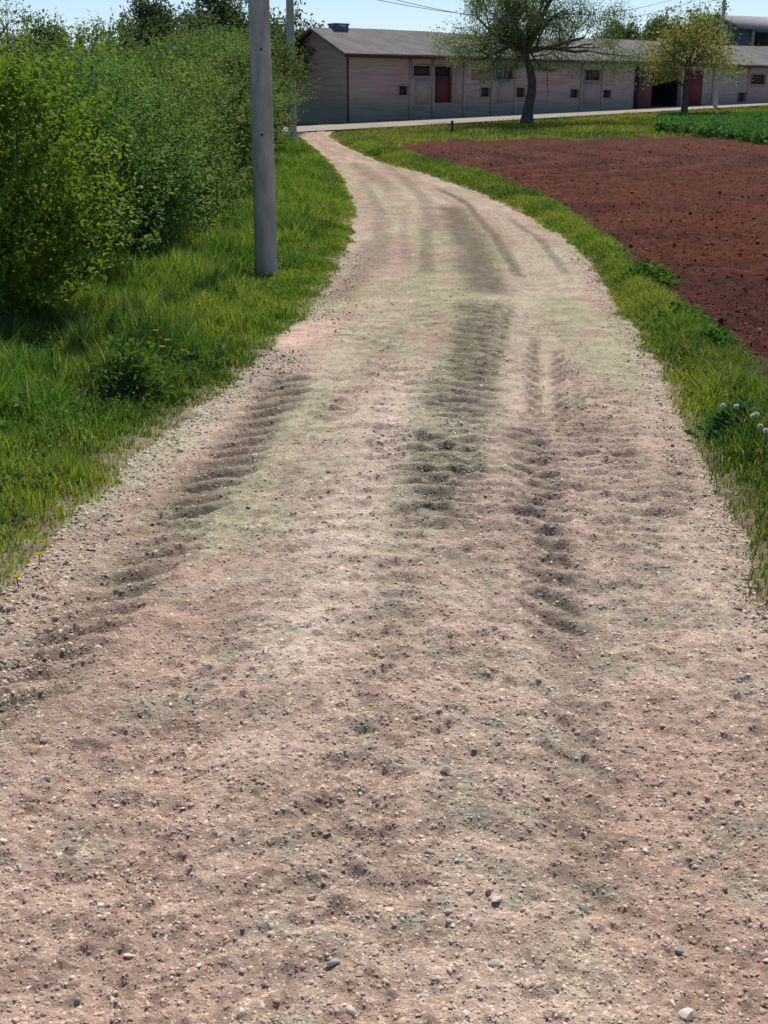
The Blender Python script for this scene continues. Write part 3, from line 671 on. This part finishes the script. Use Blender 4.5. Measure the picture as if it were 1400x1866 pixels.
# small post in the grass
b = at(824, 241); root = thing("short_post", b, "short dark stub post in the grass left of the spreading tree", "post"); mb = MB(); o = np.array(root.location)
M_dark = noise_mat("weathered_wood", (.04, .035, .035), (.09, .08, .075), 20, stretch=(3, 3, .5))
mb.tube([o+(0, 0, -.1), o+(.01, 0, .2), o+(0, 0, .38)], [.06, .055, .05], 9); mb.build("shaft", M_dark, root)
mb = MB(); mb.tube([o+(0, 0, .375), o+(0, 0, .40), o+(0, 0, .43)], [.055, .065, .03], 9); mb.build("cap", M_dark, root)

# ------------------------------------------------------------------ barn
def wall_mat():
    m, t, b = mat_new("barn_wall", .92, .1); N = t.nodes.new; L = t.links.new
    tc = N("ShaderNodeTexCoord"); mp = N("ShaderNodeMapping"); mp.inputs["Scale"].default_value = (.35, .35, 4.5); L(tc.outputs["Object"], mp.inputs[0])
    n1 = N("ShaderNodeTexNoise"); n1.inputs["Scale"].default_value = 1.6; n1.inputs["Detail"].default_value = 7; n1.inputs["Roughness"].default_value = .7; L(mp.outputs[0], n1.inputs["Vector"])
    n2 = N("ShaderNodeTexNoise"); n2.inputs["Scale"].default_value = .28; n2.inputs["Detail"].default_value = 4; L(tc.outputs["Object"], n2.inputs["Vector"])
    r2 = N("ShaderNodeValToRGB"); L(n2.outputs[0], r2.inputs[0]); e = r2.color_ramp.elements
    e[0].position = .40; e[0].color = (.49, .315, .29, 1); e[1].position = .60; e[1].color = (.40, .35, .31, 1)
    # greyer damp plinth zone
    sx = N("ShaderNodeSeparateXYZ"); L(tc.outputs["Object"], sx.inputs[0]); mr = N("ShaderNodeMapRange"); mr.inputs[1].default_value = .7; mr.inputs[2].default_value = 1.5; L(sx.outputs[2], mr.inputs[0])
    mx = N("ShaderNodeMixRGB"); mx.inputs[1].default_value = (.26, .27, .235, 1); L(mr.outputs[0], mx.inputs[0]); L(r2.outputs[0], mx.inputs[2])
    r1 = N("ShaderNodeValToRGB"); L(n1.outputs[0], r1.inputs[0]); e = r1.color_ramp.elements; e[0].position = .36; e[0].color = (.42, .42, .45, 1); e[1].position = .56; e[1].color = (1.1, 1.1, 1.1, 1)
    mu = N("ShaderNodeMixRGB"); mu.blend_type = 'MULTIPLY'; mu.inputs[0].default_value = .42; L(mx.outputs[0], mu.inputs[1]); L(r1.outputs[0], mu.inputs[2]); L(mu.outputs[0], b.inputs["Base Color"])
    bp = N("ShaderNodeBump"); bp.inputs["Strength"].default_value = .5; bp.inputs["Distance"].default_value = .03; L(n1.outputs[0], bp.inputs["Height"]); L(bp.outputs[0], b.inputs["Normal"])
    return m
M_wall = wall_mat()
M_roof = noise_mat("roof_sheet", (.12, .115, .12), (.23, .205, .20), 1.4, .85, .2, .3, .02, (.5, 1, 1), (.17, .16, .16))
M_trim = noise_mat("pale_trim", (.30, .27, .25), (.40, .36, .33), 5, bump=.1)
M_hole = noise_mat("dark_interior", (.02, .02, .025), (.035, .033, .04), 3, bump=0)
M_shut = noise_mat("brown_shutter", (.06, .035, .035), (.11, .06, .06), 12, stretch=(3, 3, .6))
M_red = noise_mat("red_painted_door", (.12, .035, .042), (.18, .05, .055), 7, stretch=(3, 3, .5), bump=.2)
M_red2 = noise_mat("faded_red_door", (.15, .06, .06), (.20, .09, .085), 7, stretch=(3, 3, .5), bump=.2)
M_glass = noise_mat("dusty_pane", (.05, .08, .12), (.08, .12, .17), 5, .25, .5, 0)
M_glass2 = noise_mat("dark_pane", (.03, .05, .04), (.05, .07, .05), 5, .3, .5, 0)
M_blue = noise_mat("blue_grey_metal", (.10, .11, .20), (.15, .16, .26), 5, .6, .3, .1)
M_plaster = noise_mat("patched_plaster", (.37, .29, .265), (.44, .35, .32), 4, bump=.1)
A = up(633, 190, 62.0); A = np.array((A.x, 62.0)); B = up(1400, 190, 81.0); B = np.array((B.x, 81.0))
ax = (B-A)/np.linalg.norm(B-A); nrm = np.array((ax[1], -ax[0]))    # nrm points to the camera
LEN = np.linalg.norm(B-A)+14; WID = 5.0
ZB, ZE, ZR = float(terrain(*A)), 4.02, 5.09
def bp_(s, o, z): return np.array((A[0]+ax[0]*s+nrm[0]*o, A[1]+ax[1]*s+nrm[1]*o, z))
def s_of(px):
    """distance along the facade seen at photo column px"""
    k = (px-700)/FPX; c, s = math.cos(PITCH), math.sin(PITCH)
    lo, hi = -5, LEN+20
    for _ in range(50):
        m = (lo+hi)/2; q = bp_(m, 0, 3); dep = q[1]*c + (CAM_H-3)*s
        if q[0]/dep < k: lo = m
        else: hi = m
    return lo
def z_of(px, py):
    s = s_of(px); q = bp_(s, 0, 3); return up(px, py, q[1]).z
barn = thing("barn", (A[0], A[1], ZB), "long low weathered barn with grey sheet roof and pinkish block walls", "barn")
# openings: px0, px1, py0, py1, kind
ops = [(753, 785, 120, 138, 'shutter'), (727, 743, 157, 173, 'hatch'), (792, 824, 121, 187, 'door'), (903, 935, 123, 144, 'glass'),
       (877, 893, 160, 176, 'hatch'), (941, 957, 160, 177, 'hatch'), (1066, 1093, 127, 146, 'shutter'), (1041, 1055, 163, 178, 'hatch'), (1099, 1114, 164, 178, 'hatch'),
       (1187, 1243, 130, 193, 'gate'), (1368, 1394, 136, 153, 'shutter'), (1347, 1360, 169, 185, 'hatch')]
rects = []
for x0, x1, y0, y1, kd in ops:
    xm = (x0+x1)/2; rects.append([s_of(x0), s_of(x1), z_of(xm, y1), z_of(xm, y0), kd])
g = rects[9]; g[2] = float(terrain(*bp_(g[0], 0, 0)[:2]))-.3
# front wall as a grid of cells with the openings left out
ss = sorted(set([0., LEN]+[v for q in rects for v in q[:2]])); zs = sorted(set([ZB-.6, ZE]+[v for q in rects for v in q[2:4]]))
TH = .28
mb = MB(); V = []; F = []
for i in range(len(ss)-1):
    for j in range(len(zs)-1):
        sm_, zm = (ss[i]+ss[i+1])/2, (zs[j]+zs[j+1])/2
        if any(q[0] < sm_ < q[1] and q[2] < zm < q[3] for q in rects): continue
        mb.add([bp_(ss[i], 0, zs[j]), bp_(ss[i+1], 0, zs[j]), bp_(ss[i+1], 0, zs[j+1]), bp_(ss[i], 0, zs[j+1])], [[0, 1, 2, 3]])
for q in rects:   # reveals
    a, b_, c, d = q[:4]
    for (p0, p1) in (((a, c), (b_, c)), ((b_, c), (b_, d)), ((b_, d), (a, d)), ((a, d), (a, c))):
        mb.add([bp_(p0[0], 0, p0[1]), bp_(p1[0], 0, p1[1]), bp_(p1[0], -TH, p1[1]), bp_(p0[0], -TH, p0[1])], [[0, 1, 2, 3]])
# back and far walls, gables
mb.add([bp_(0, -WID, ZB-.6), bp_(LEN, -WID, ZB-.6), bp_(LEN, -WID, ZE), bp_(0, -WID, ZE)], [[0, 1, 2, 3]])
for s_, zz in ((0, ZB-.6), (LEN, ZB-.6)):
    mb.add([bp_(s_, 0, zz), bp_(s_, -WID, zz), bp_(s_, -WID, ZE), bp_(s_, 0, ZE)], [[0, 1, 2, 3]])
    mb.add([bp_(s_, 0, ZE), bp_(s_, -WID, ZE), bp_(s_, -WID/2, ZR-.06)], [[0, 1, 2]])
mb.build("wall", M_wall, barn)
# roof: sagging sheet with corrugation
ns, nv = 900, 14; sgrid = np.linspace(-.35, LEN+.35, ns)
rv = []
for side in (0, 1):
    t = np.linspace(0, 1, nv); S_, T_ = np.meshgrid(sgrid, t, indexing='ij')
    off = np.where(side == 0, 1, 1)*0
    o_ = (-WID/2 + T_*(WID/2+.35)) if side == 0 else (-WID/2 - T_*(WID/2+.35))
    z_ = ZR - T_*(ZR-ZE)*(WID/2+.35)/(WID/2) + .05 + .008*np.sin(S_*2*math.pi/.24) + .05*np.sin(S_*.37)*(1-T_*.5) + .03*(fbm(S_*.8, T_*2, 130+side)-.5)
    o_ = o_ + 0*S_
    Vv = np.stack([A[0]+ax[0]*S_+nrm[0]*o_, A[1]+ax[1]*S_+nrm[1]*o_, z_], -1).reshape(-1, 3); rv.append((Vv, gridF(ns, nv)))
mb = MB(); [mb.add(v, f) for v, f in rv]
# underside edge boards give thickness
for s_ in (-.35, LEN+.35):
    for sg in (1, -1):
        mb.add([bp_(s_, -WID/2, ZR+.05), bp_(s_, -WID/2+sg*(WID/2+.35), ZE-.12), bp_(s_, -WID/2+sg*(WID/2+.35), ZE-.24), bp_(s_, -WID/2, ZR-.07)], [[0, 1, 2, 3]])
roof = mb.build("roof", M_roof, barn)
mb = MB(); mb.box(bp_(-.35, .33, ZE-.27), np.append(ax*(LEN+.7), 0), np.append(nrm*.03, 0), (0, 0, .13)); mb.build("fascia", M_shut, barn)
mb = MB(); s0 = .95
p0 = bp_(s0, -WID/2-.3, ZR-.1); mb.box(p0, np.append(ax*.75, 0), np.append(nrm*.6, 0), (0, 0, .30)); mb.box(bp_(s0-.04, -WID/2-.34, ZR+.2001), np.append(ax*.83, 0), np.append(nrm*.68, 0), (0, 0, .07))
ch = mb.build("chimney", M_blue, None)
ch.parent = roof; ch.matrix_parent_inverse = Matrix.Identity(4)
for v in ch.data.vertices: v.co -= Vector(barn.location)
def panel(parent, name, q, o, mat, inset=0, th=.05):
    mb = MB(); mb.box(bp_(q[0]+inset, o-th, q[2]+inset), np.append(ax*(q[1]-q[0]-2*inset), 0), np.append(nrm*th, 0), (0, 0, q[3]-q[2]-2*inset)); return mb.build(name, mat, parent)
def sub(o, root):   # re-hang a part built in barn coordinates under another part of the barn
    return o
def child(mb, name, mat, par, root):
    o = mb.build(name, mat, None)
    for v in o.data.vertices: v.co -= Vector(root.location)
    o.parent = par; return o
def frame(par, q, root, w_=.06, mat=None, o=.0):
    mb = MB(); a, b_, c, d = q[:4]
    mb.box(bp_(a-w_, o+.005, c-w_), np.append(ax*(b_-a+2*w_), 0), np.append(nrm*.04, 0), (0, 0, w_)); mb.box(bp_(a-w_, o+.005, d), np.append(ax*(b_-a+2*w_), 0), np.append(nrm*.04, 0), (0, 0, w_))
    mb.box(bp_(a-w_, o+.005, c), np.append(ax*w_, 0), np.append(nrm*.04, 0), (0, 0, d-c)); mb.box(bp_(b_, o+.005, c), np.append(ax*w_, 0), np.append(nrm*.04, 0), (0, 0, d-c))
    return child(mb, "frame", mat or M_trim, par, root)
for q in rects:
    kd = q[4]
    if kd == 'shutter':
        w_ = panel(barn, "window", q, -.10, M_shut); frame(w_, q, barn)
        mb = MB(); mb.box(bp_(q[0]-.1, .0, q[2]-.13), np.append(ax*(q[1]-q[0]+.2), 0), np.append(nrm*.09, 0), (0, 0, .065)); child(mb, "sill", M_trim, w_, barn)
    elif kd == 'glass':
        w_ = panel(barn, "window", q, -.16, M_hole); frame(w_, q, barn)
        m_ = (q[0]+q[1])/2
        for a, b_, mt in ((q[0], m_-.03, M_glass), (m_+.03, q[1], M_glass2)):
            mb = MB(); mb.box(bp_(a, -.14, q[2]), np.append(ax*(b_-a), 0), np.append(nrm*.03, 0), (0, 0, q[3]-q[2])); child(mb, "pane", mt, w_, barn)
        mb = MB(); mb.box(bp_(m_-.03, -.14, q[2]), np.append(ax*.06, 0), np.append(nrm*.05, 0), (0, 0, q[3]-q[2])); child(mb, "mullion", M_trim, w_, barn)
    elif kd == 'hatch':
        w_ = panel(barn, "hatch", q, -.12, M_shut); frame(w_, q, barn, .04)
    elif kd == 'door':
        zt = q[3]-.42*1.0
        dd = panel(barn, "door", [q[0], q[1], q[2], zt], -.09, M_red); dd['label'] = "dark red door"
        mb = MB(); mb.box(bp_(q[0], -.2, zt+.003), np.append(ax*(q[1]-q[0]), 0), np.append(nrm*.04, 0), (0, 0, q[3]-zt-.003)); child(mb, "transom", M_hole, dd, barn)
        mb = MB(); mb.box(bp_(q[0]+.08, -.088, q[2]+.8), np.append(ax*.05, 0), np.append(nrm*.06, 0), (0, 0, .14)); child(mb, "handle", M_hole, dd, barn)
        frame(dd, q, barn, .05)
    elif kd == 'gate':
        pit = panel(barn, "gateway", q, -2.2, M_hole)
        mb = MB(); zb = q[2]
        # lining of the passage
        for s_ in (q[0], q[1]): mb.add([bp_(s_, -TH, zb), bp_(s_, -2.2, zb), bp_(s_, -2.2, q[3]), bp_(s_, -TH, q[3])], [[0, 1, 2, 3]])
        mb.add([bp_(q[0], -TH, q[3]), bp_(q[1], -TH, q[3]), bp_(q[1], -2.2, q[3]), bp_(q[0], -2.2, q[3])], [[0, 1, 2, 3]]); child(mb, "lining", M_hole, pit, barn)
# pilasters, patched panels, open sliding leaf beside the gateway
for px in (748, 789, 846, 897, 939, 1060, 1098, 1300, 1364):
    s_ = s_of(px); mb = MB(); zt_ = ZE-.16; zb_ = ZB-.3; mb.box(bp_(s_-.06, .002, zb_), np.append(ax*.13, 0), np.append(nrm*.05, 0), (0, 0, zt_-zb_)); mb.build("pilaster", M_trim if px in (748, 789) else M_plaster, barn)
for px0, px1, py0, py1, mt in ((757, 783, 143, 190, M_plaster), (908, 932, 149, 186, M_plaster), (1064, 1092, 150, 190, M_plaster), (830, 842, 120, 190, M_plaster), (860, 896, 128, 146, noise_mat("mustard_render", (.24, .20, .12), (.30, .25, .15), 3))):
    xm = (px0+px1)/2; q = [s_of(px0), s_of(px1), z_of(xm, py1), z_of(xm, py0)]
    mb = MB(); mb.box(bp_(q[0], .001, q[2]), np.append(ax*(q[1]-q[0]), 0), np.append(nrm*.025, 0), (0, 0, q[3]-q[2])); mb.build("patched_panel", mt, barn)
for px0, px1, mt, nm in ((1162, 1186, M_red2, "sliding_door"), (1250, 1278, M_red, "sliding_door")):
    s0, s1 = s_of(px0), s_of(px1); zb = float(terrain(*bp_(s0, 0, 0)[:2]))+.02; mb = MB()
    mb.box(bp_(s0, .07, zb), np.append(ax*(s1-s0), 0), np.append(nrm*.06, 0), (0, 0, z_of(px0, 129)-zb)); mb.build(nm, mt, barn)
s0 = s_of(1157); mb = MB(); mb.box(bp_(s0, .003, ZB), np.append(ax*.2, 0), np.append(nrm*.1, 0), (0, 0, ZE-.2-ZB)); mb.build("dark_strip", M_hole, barn)  # plain dark upright strip set on the wall face
mb = MB(); mb.box(bp_(-.02, .003, ZB-.3), np.append(ax*.10, 0), np.append(nrm*.03, 0), (0, 0, ZE-.12-ZB+.3)); mb.build("corner_post", M_shut, barn)

# ------------------------------------------------------------------ far house behind the barn, right
hd = 112.0
q0 = up(1345, 190, hd); hz = float(terrain(q0.x, q0.y)); house = thing("farm_house", (q0.x, q0.y, hz), "distant house with pale grey roof and dark open upper floor behind the barn at right", "house")
ez = up(1345, 51, hd).z; rz = up(1320, 27, hd).z; k = hd*.955/FPX
M_hroof = noise_mat("pale_roof_tiles", (.30, .29, .30), (.40, .39, .40), 3, bump=.2)
M_hwall = noise_mat("slate_blue_wall", (.10, .12, .17), (.15, .17, .23), 3)
x0 = q0.x; Wd_ = 16.; Dp = 6.; ang = math.radians(26); ux = np.array((math.cos(ang), math.sin(ang))); uy = np.array((-math.sin(ang), math.cos(ang)))
def hp(a, b_, z): return np.array((x0+ux[0]*a+uy[0]*b_, hd+ux[1]*a+uy[1]*b_, z))
mb = MB(); mb.box(hp(.2, 0, hz-.5), np.append(ux*Wd_, 0), np.append(uy*Dp, 0), (0, 0, ez-hz+.5)); mb.add([hp(.2, 0, ez), hp(.2, Dp, ez), hp(.2, Dp/2, rz-.1)], [[0, 1, 2]]); mb.build("wall", M_hwall, house)
mb = MB()
for sg in (0, 1):
    e0 = -.5 if sg == 0 else Dp+.5
    mb.box(hp(-.5, e0, ez-.1), np.append(ux*(Wd_+1), 0), np.append(uy*(Dp/2-e0), rz-ez+.1), (0, 0, .14))
rf = mb.build("roof", M_hroof, house)
for i in range(4):
    mb = MB(); mb.box(hp(1.2+i*3.1, -.02, ez-1.5), np.append(ux*2.3, 0), np.append(uy*-.05, 0), (0, 0, 1.2)); mb.build("window", M_hole, house)
for i in range(5):
    mb = MB(); mb.box(hp(.7+i*3.1, -.3, hz), np.append(ux*.22, 0), np.append(uy*.22, 0), (0, 0, ez-hz)); mb.build("post", M_trim, house)

# ------------------------------------------------------------------ green crop beside the field
r = np.random.default_rng(50); c0 = at(1205, 243); c1 = at(1400, 268)
n = 2600; P = []; pts = []
ca, cb = at(1200, 240), at(1400, 270)
while len(pts) < n:
    px, py = r.uniform(1200, 1560), r.uniform(221, 270)
    lo = np.interp(px, [1200, 1300, 1400, 1560], [240, 252, 266, 285]); 
    if py > lo: continue
    p = at(px, py); pts.append((p.x, p.y, p.z))
pts = np.array(pts)
per = 22; n = len(pts)*per; base = np.repeat(pts, per, 0)+np.concatenate([r.normal(0, .10, (n, 2)), r.uniform(0, .32, (n, 1))], 1)
dd = unit(r, n); dd[:, 2] = abs(dd[:, 2])+.4; s = r.uniform(.08, .2, n)
cc = mix(np.broadcast_to(np.array((.07, .17, .06)), (n, 3)), (.13, .26, .09), r.random(n))*r.uniform(.8, 1.2, (n, 1))
tag(leaf_mesh("crop", base, dd, np.array((0, 0, 1.))+unit(r, n), s, s*.45, cc, None), "dense low deep green crop at the far right corner of the ploughed field", "crop", kind='stuff')

# ------------------------------------------------------------------ weeds among the grass: broader leaves (uncountable)
def weeds(name, n, fx, y0, y1, hmax, s, col0, col1, label, seed, zf):
    r = np.random.default_rng(seed); y = (r.random(n)*(y1**.5-y0**.5)+y0**.5)**2; x = fx(y, r)
    c = fbm(x*1.3, y*1.3, seed, 2); ok = c > .47; x, y = x[ok], y[ok]; n = len(x); per = 26
    hx = r.uniform(.3, 1, n)*hmax
    P = np.repeat(np.stack([x, y, zf(x, y)], -1), per, 0); m = len(P); P += np.concatenate([r.normal(0, .045, (m, 2)), r.random((m, 1))*np.repeat(hx, per)[:, None]], 1)
    dd = unit(r, m); dd[:, 2] = abs(dd[:, 2])*.8; sz = s*r.uniform(.5, 1.3, m)
    cc = mix(np.broadcast_to(np.array(col0), (m, 3)), col1, np.repeat(r.random(n), per)*.7+.3*r.random(m))*r.uniform(.8, 1.2, (m, 1))
    tag(leaf_mesh(name, P, dd, np.array((0, 0, 1.))+.8*unit(r, m), sz, sz*.5, cc, None), label, "weeds", kind='stuff')
weeds("weeds", 2600, lambda y, r: xL(y)-.12-r.random(len(y))**.9*2.6, 3.8, 40, .22, .038, (.05, .12, .03), (.12, .20, .04), "broad leaved weeds scattered in the left verge grass", 61, zl)
weeds("weeds", 900, lambda y, r: xR(y)+.08+r.random(len(y))*np.maximum(xF(y)-xR(y)-.1, .05), 3.8, 40, .08, .034, (.05, .13, .03), (.12, .21, .04), "low broad leaved weeds in the strip beside the ploughed field", 62, zr)
# dark clump by the yellow flowers
def clump(px, py, rad, h, n, c0, c1, name, label, seed, leaf=.035, cat="plant", grass=False):
    r = np.random.default_rng(seed); b = at(px, py); root = thing(name, (b.x, b.y, float(zl(b.x, b.y)) if px < 700 else float(zr(b.x, b.y))), label, cat); o = np.array(root.location)
    a = r.uniform(0, 6.28, n); q = r.random(n)**.6*rad*(1+.5*np.sin(a*3+seed)+.25*r.normal(size=n))
    zz = r.random(n)**.9*h*(.6+.7*np.sin(a*5+seed)**2)*np.clip(1-.4*(q/rad)**2, .2, 1); P = np.stack([np.cos(a)*q, np.sin(a)*q, zz], -1)+o
    d = np.stack([np.cos(a)*.6, np.sin(a)*.6, np.full(n, .5)], -1)+.8*unit(r, n); s = leaf*r.uniform(.5, 1.4, n)
    cc = mix(np.broadcast_to(np.array(c0), (n, 3)), c1, r.random(n))
    leaf_mesh("foliage", P, d, np.array((0, 0, 1.))+unit(r, n), s, s*.45, cc, root)
    mb = MB()
    for k in range(14):
        a_ = r.uniform(0, 6.28); q_ = r.uniform(.2, .8)*rad; mb.tube([o+(0, 0, -.02), o+(math.cos(a_)*q_*.5, math.sin(a_)*q_*.5, h*.5), o+(math.cos(a_)*q_, math.sin(a_)*q_, h*.85)], [.004, .003, .002], 4)
    mb.build("stems", M_stem, root)
    return root
M_stem = noise_mat("green_stem", (.05, .09, .03), (.09, .14, .04), 20, bump=0)
clump(240, 735, .20, .30, 1300, (.07, .15, .035), (.12, .21, .05), "leafy_plant", "dark green leafy clump in the verge beside the orange yellow flowers", 71, .05)
clump(1345, 800, .16, .14, 700, (.03, .09, .04), (.06, .14, .05), "leafy_plant", "low dark clump under the white seed heads in the right verge", 72, .05)
clump(1180, 520, .22, .16, 700, (.06, .15, .03), (.12, .22, .04), "leafy_plant", "bright low tuft where the right verge meets the field", 73, .06)
clump(1245, 600, .2, .14, 700, (.06, .15, .03), (.12, .22, .04), "leafy_plant", "green tuft at the field edge just above the pale bare patch", 74, .05)
clump(1290, 640, .18, .12, 600, (.05, .15, .03), (.10, .20, .05), "leafy_plant", "green tuft spilling onto the red soil right of the verge", 75, .05)

# ------------------------------------------------------------------ flowers
def flower(px, py, h, kind, label, seed, group, dx=0, dy=0):
    r = np.random.default_rng(seed); b = at(px, py); x, y = b.x+dx, b.y+dy; z = float(zl(x, y)) if px < 700 else float(zr(x, y))
    name = "seed_head_flower" if kind == 'seed' else "yellow_flower"
    root = thing(name, (x, y, z), label, "flower", group); o = np.array(root.location)
    tip = o+(r.normal(0, .02), r.normal(0, .02), h); mb = MB(); mb.tube([o-(0, 0, .01), (o+tip)/2+(r.normal(0, .008), 0, 0), tip], [.0028, .0024, .002], 5); mb.build("stem", M_stem, root)
    if kind == 'seed':
        n = 160; d = unit(r, n); s = np.full(n, .0115)
        leaf_mesh("seed_head", np.tile(tip, (n, 1))+d*.004, d, unit(r, n), s*r.uniform(.85, 1.1, n), s*.55, np.tile((.85, .82, .74), (n, 1)), root, M_petal)
    else:
        n = 26; a = np.arange(n)*2.4; d = np.stack([np.cos(a), np.sin(a), .25+.5*r.random(n)], -1); s = np.full(n, .02 if kind != 'white' else .008)
        col = {'yellow': (.72, .50, .02), 'orange': (.70, .30, .02), 'white': (.7, .7, .66)}[kind]
        leaf_mesh("petals", np.tile(tip, (n, 1)), d, np.tile((0, 0, 1.), (n, 1)), s, s*.5, np.tile(col, (n, 1))*r.uniform(.8, 1.1, (n, 1)), root, M_petal)
    return root
for k, (px, py) in enumerate([(1315, 775), (1342, 788), (1368, 810), (1376, 822), (1362, 806), (1392, 850), (1384, 855), (1398, 790)]):
    flower(px, py+22, .16+.02*(k % 3), 'seed', ["white seed head standing alone left of the cluster in the right verge", "white seed head just left of the main cluster, by the frame's right side",
           "tallest white seed head of the cluster in the right verge", "white seed head low in the cluster at the right verge", "small white seed head at the cluster's left rim",
           "lowest white seed head beside the right picture edge", "white seed head left of the lowest one by the right edge", "white seed head cut by the right picture edge"][k], 400+k, "white seed heads in the right verge")
r = np.random.default_rng(9)
for k in range(9): flower(374+r.normal(0, 9), 592+r.normal(0, 6), r.uniform(.12, .2), 'yellow', "tiny golden flower in the patch just below the thick pole's shadow", 420+k, "golden flowers left of the pole's foot")
for k in range(14): flower(292+r.normal(0, 20), 690+r.normal(0, 16), r.uniform(.12, .26), 'orange' if k % 3 == 0 else 'yellow', "tiny orange yellow flower beside the dark leafy clump in the left verge", 440+k, "orange yellow flowers beside the dark clump")
for k, (px, py, lab) in enumerate([(1320, 752, "single yellow flower in the right verge above the seed heads"), (70, 1025, "yellow flower at the gravel edge on the left, upper one"), (34, 1072, "yellow flower at the gravel edge, lower one by the left picture edge")]):
    flower(px, py, .07, 'yellow', lab, 460+k, "single yellow flowers")
for k in range(26):
    px, py = r.uniform(20, 240), r.uniform(790, 880)
    if px > 60+(900-py)*1.6: continue
    flower(px, py, r.uniform(.05, .1), 'white', "tiny white flower in the short grass near the left gravel edge", 480+k, "tiny white flowers of the left verge")
for k in range(10):
    flower(r.uniform(200, 290), r.uniform(735, 760), r.uniform(.06, .12), 'white', "tiny white flower at the foot of the dark leafy clump", 520+k, "tiny white flowers below the dark clump")
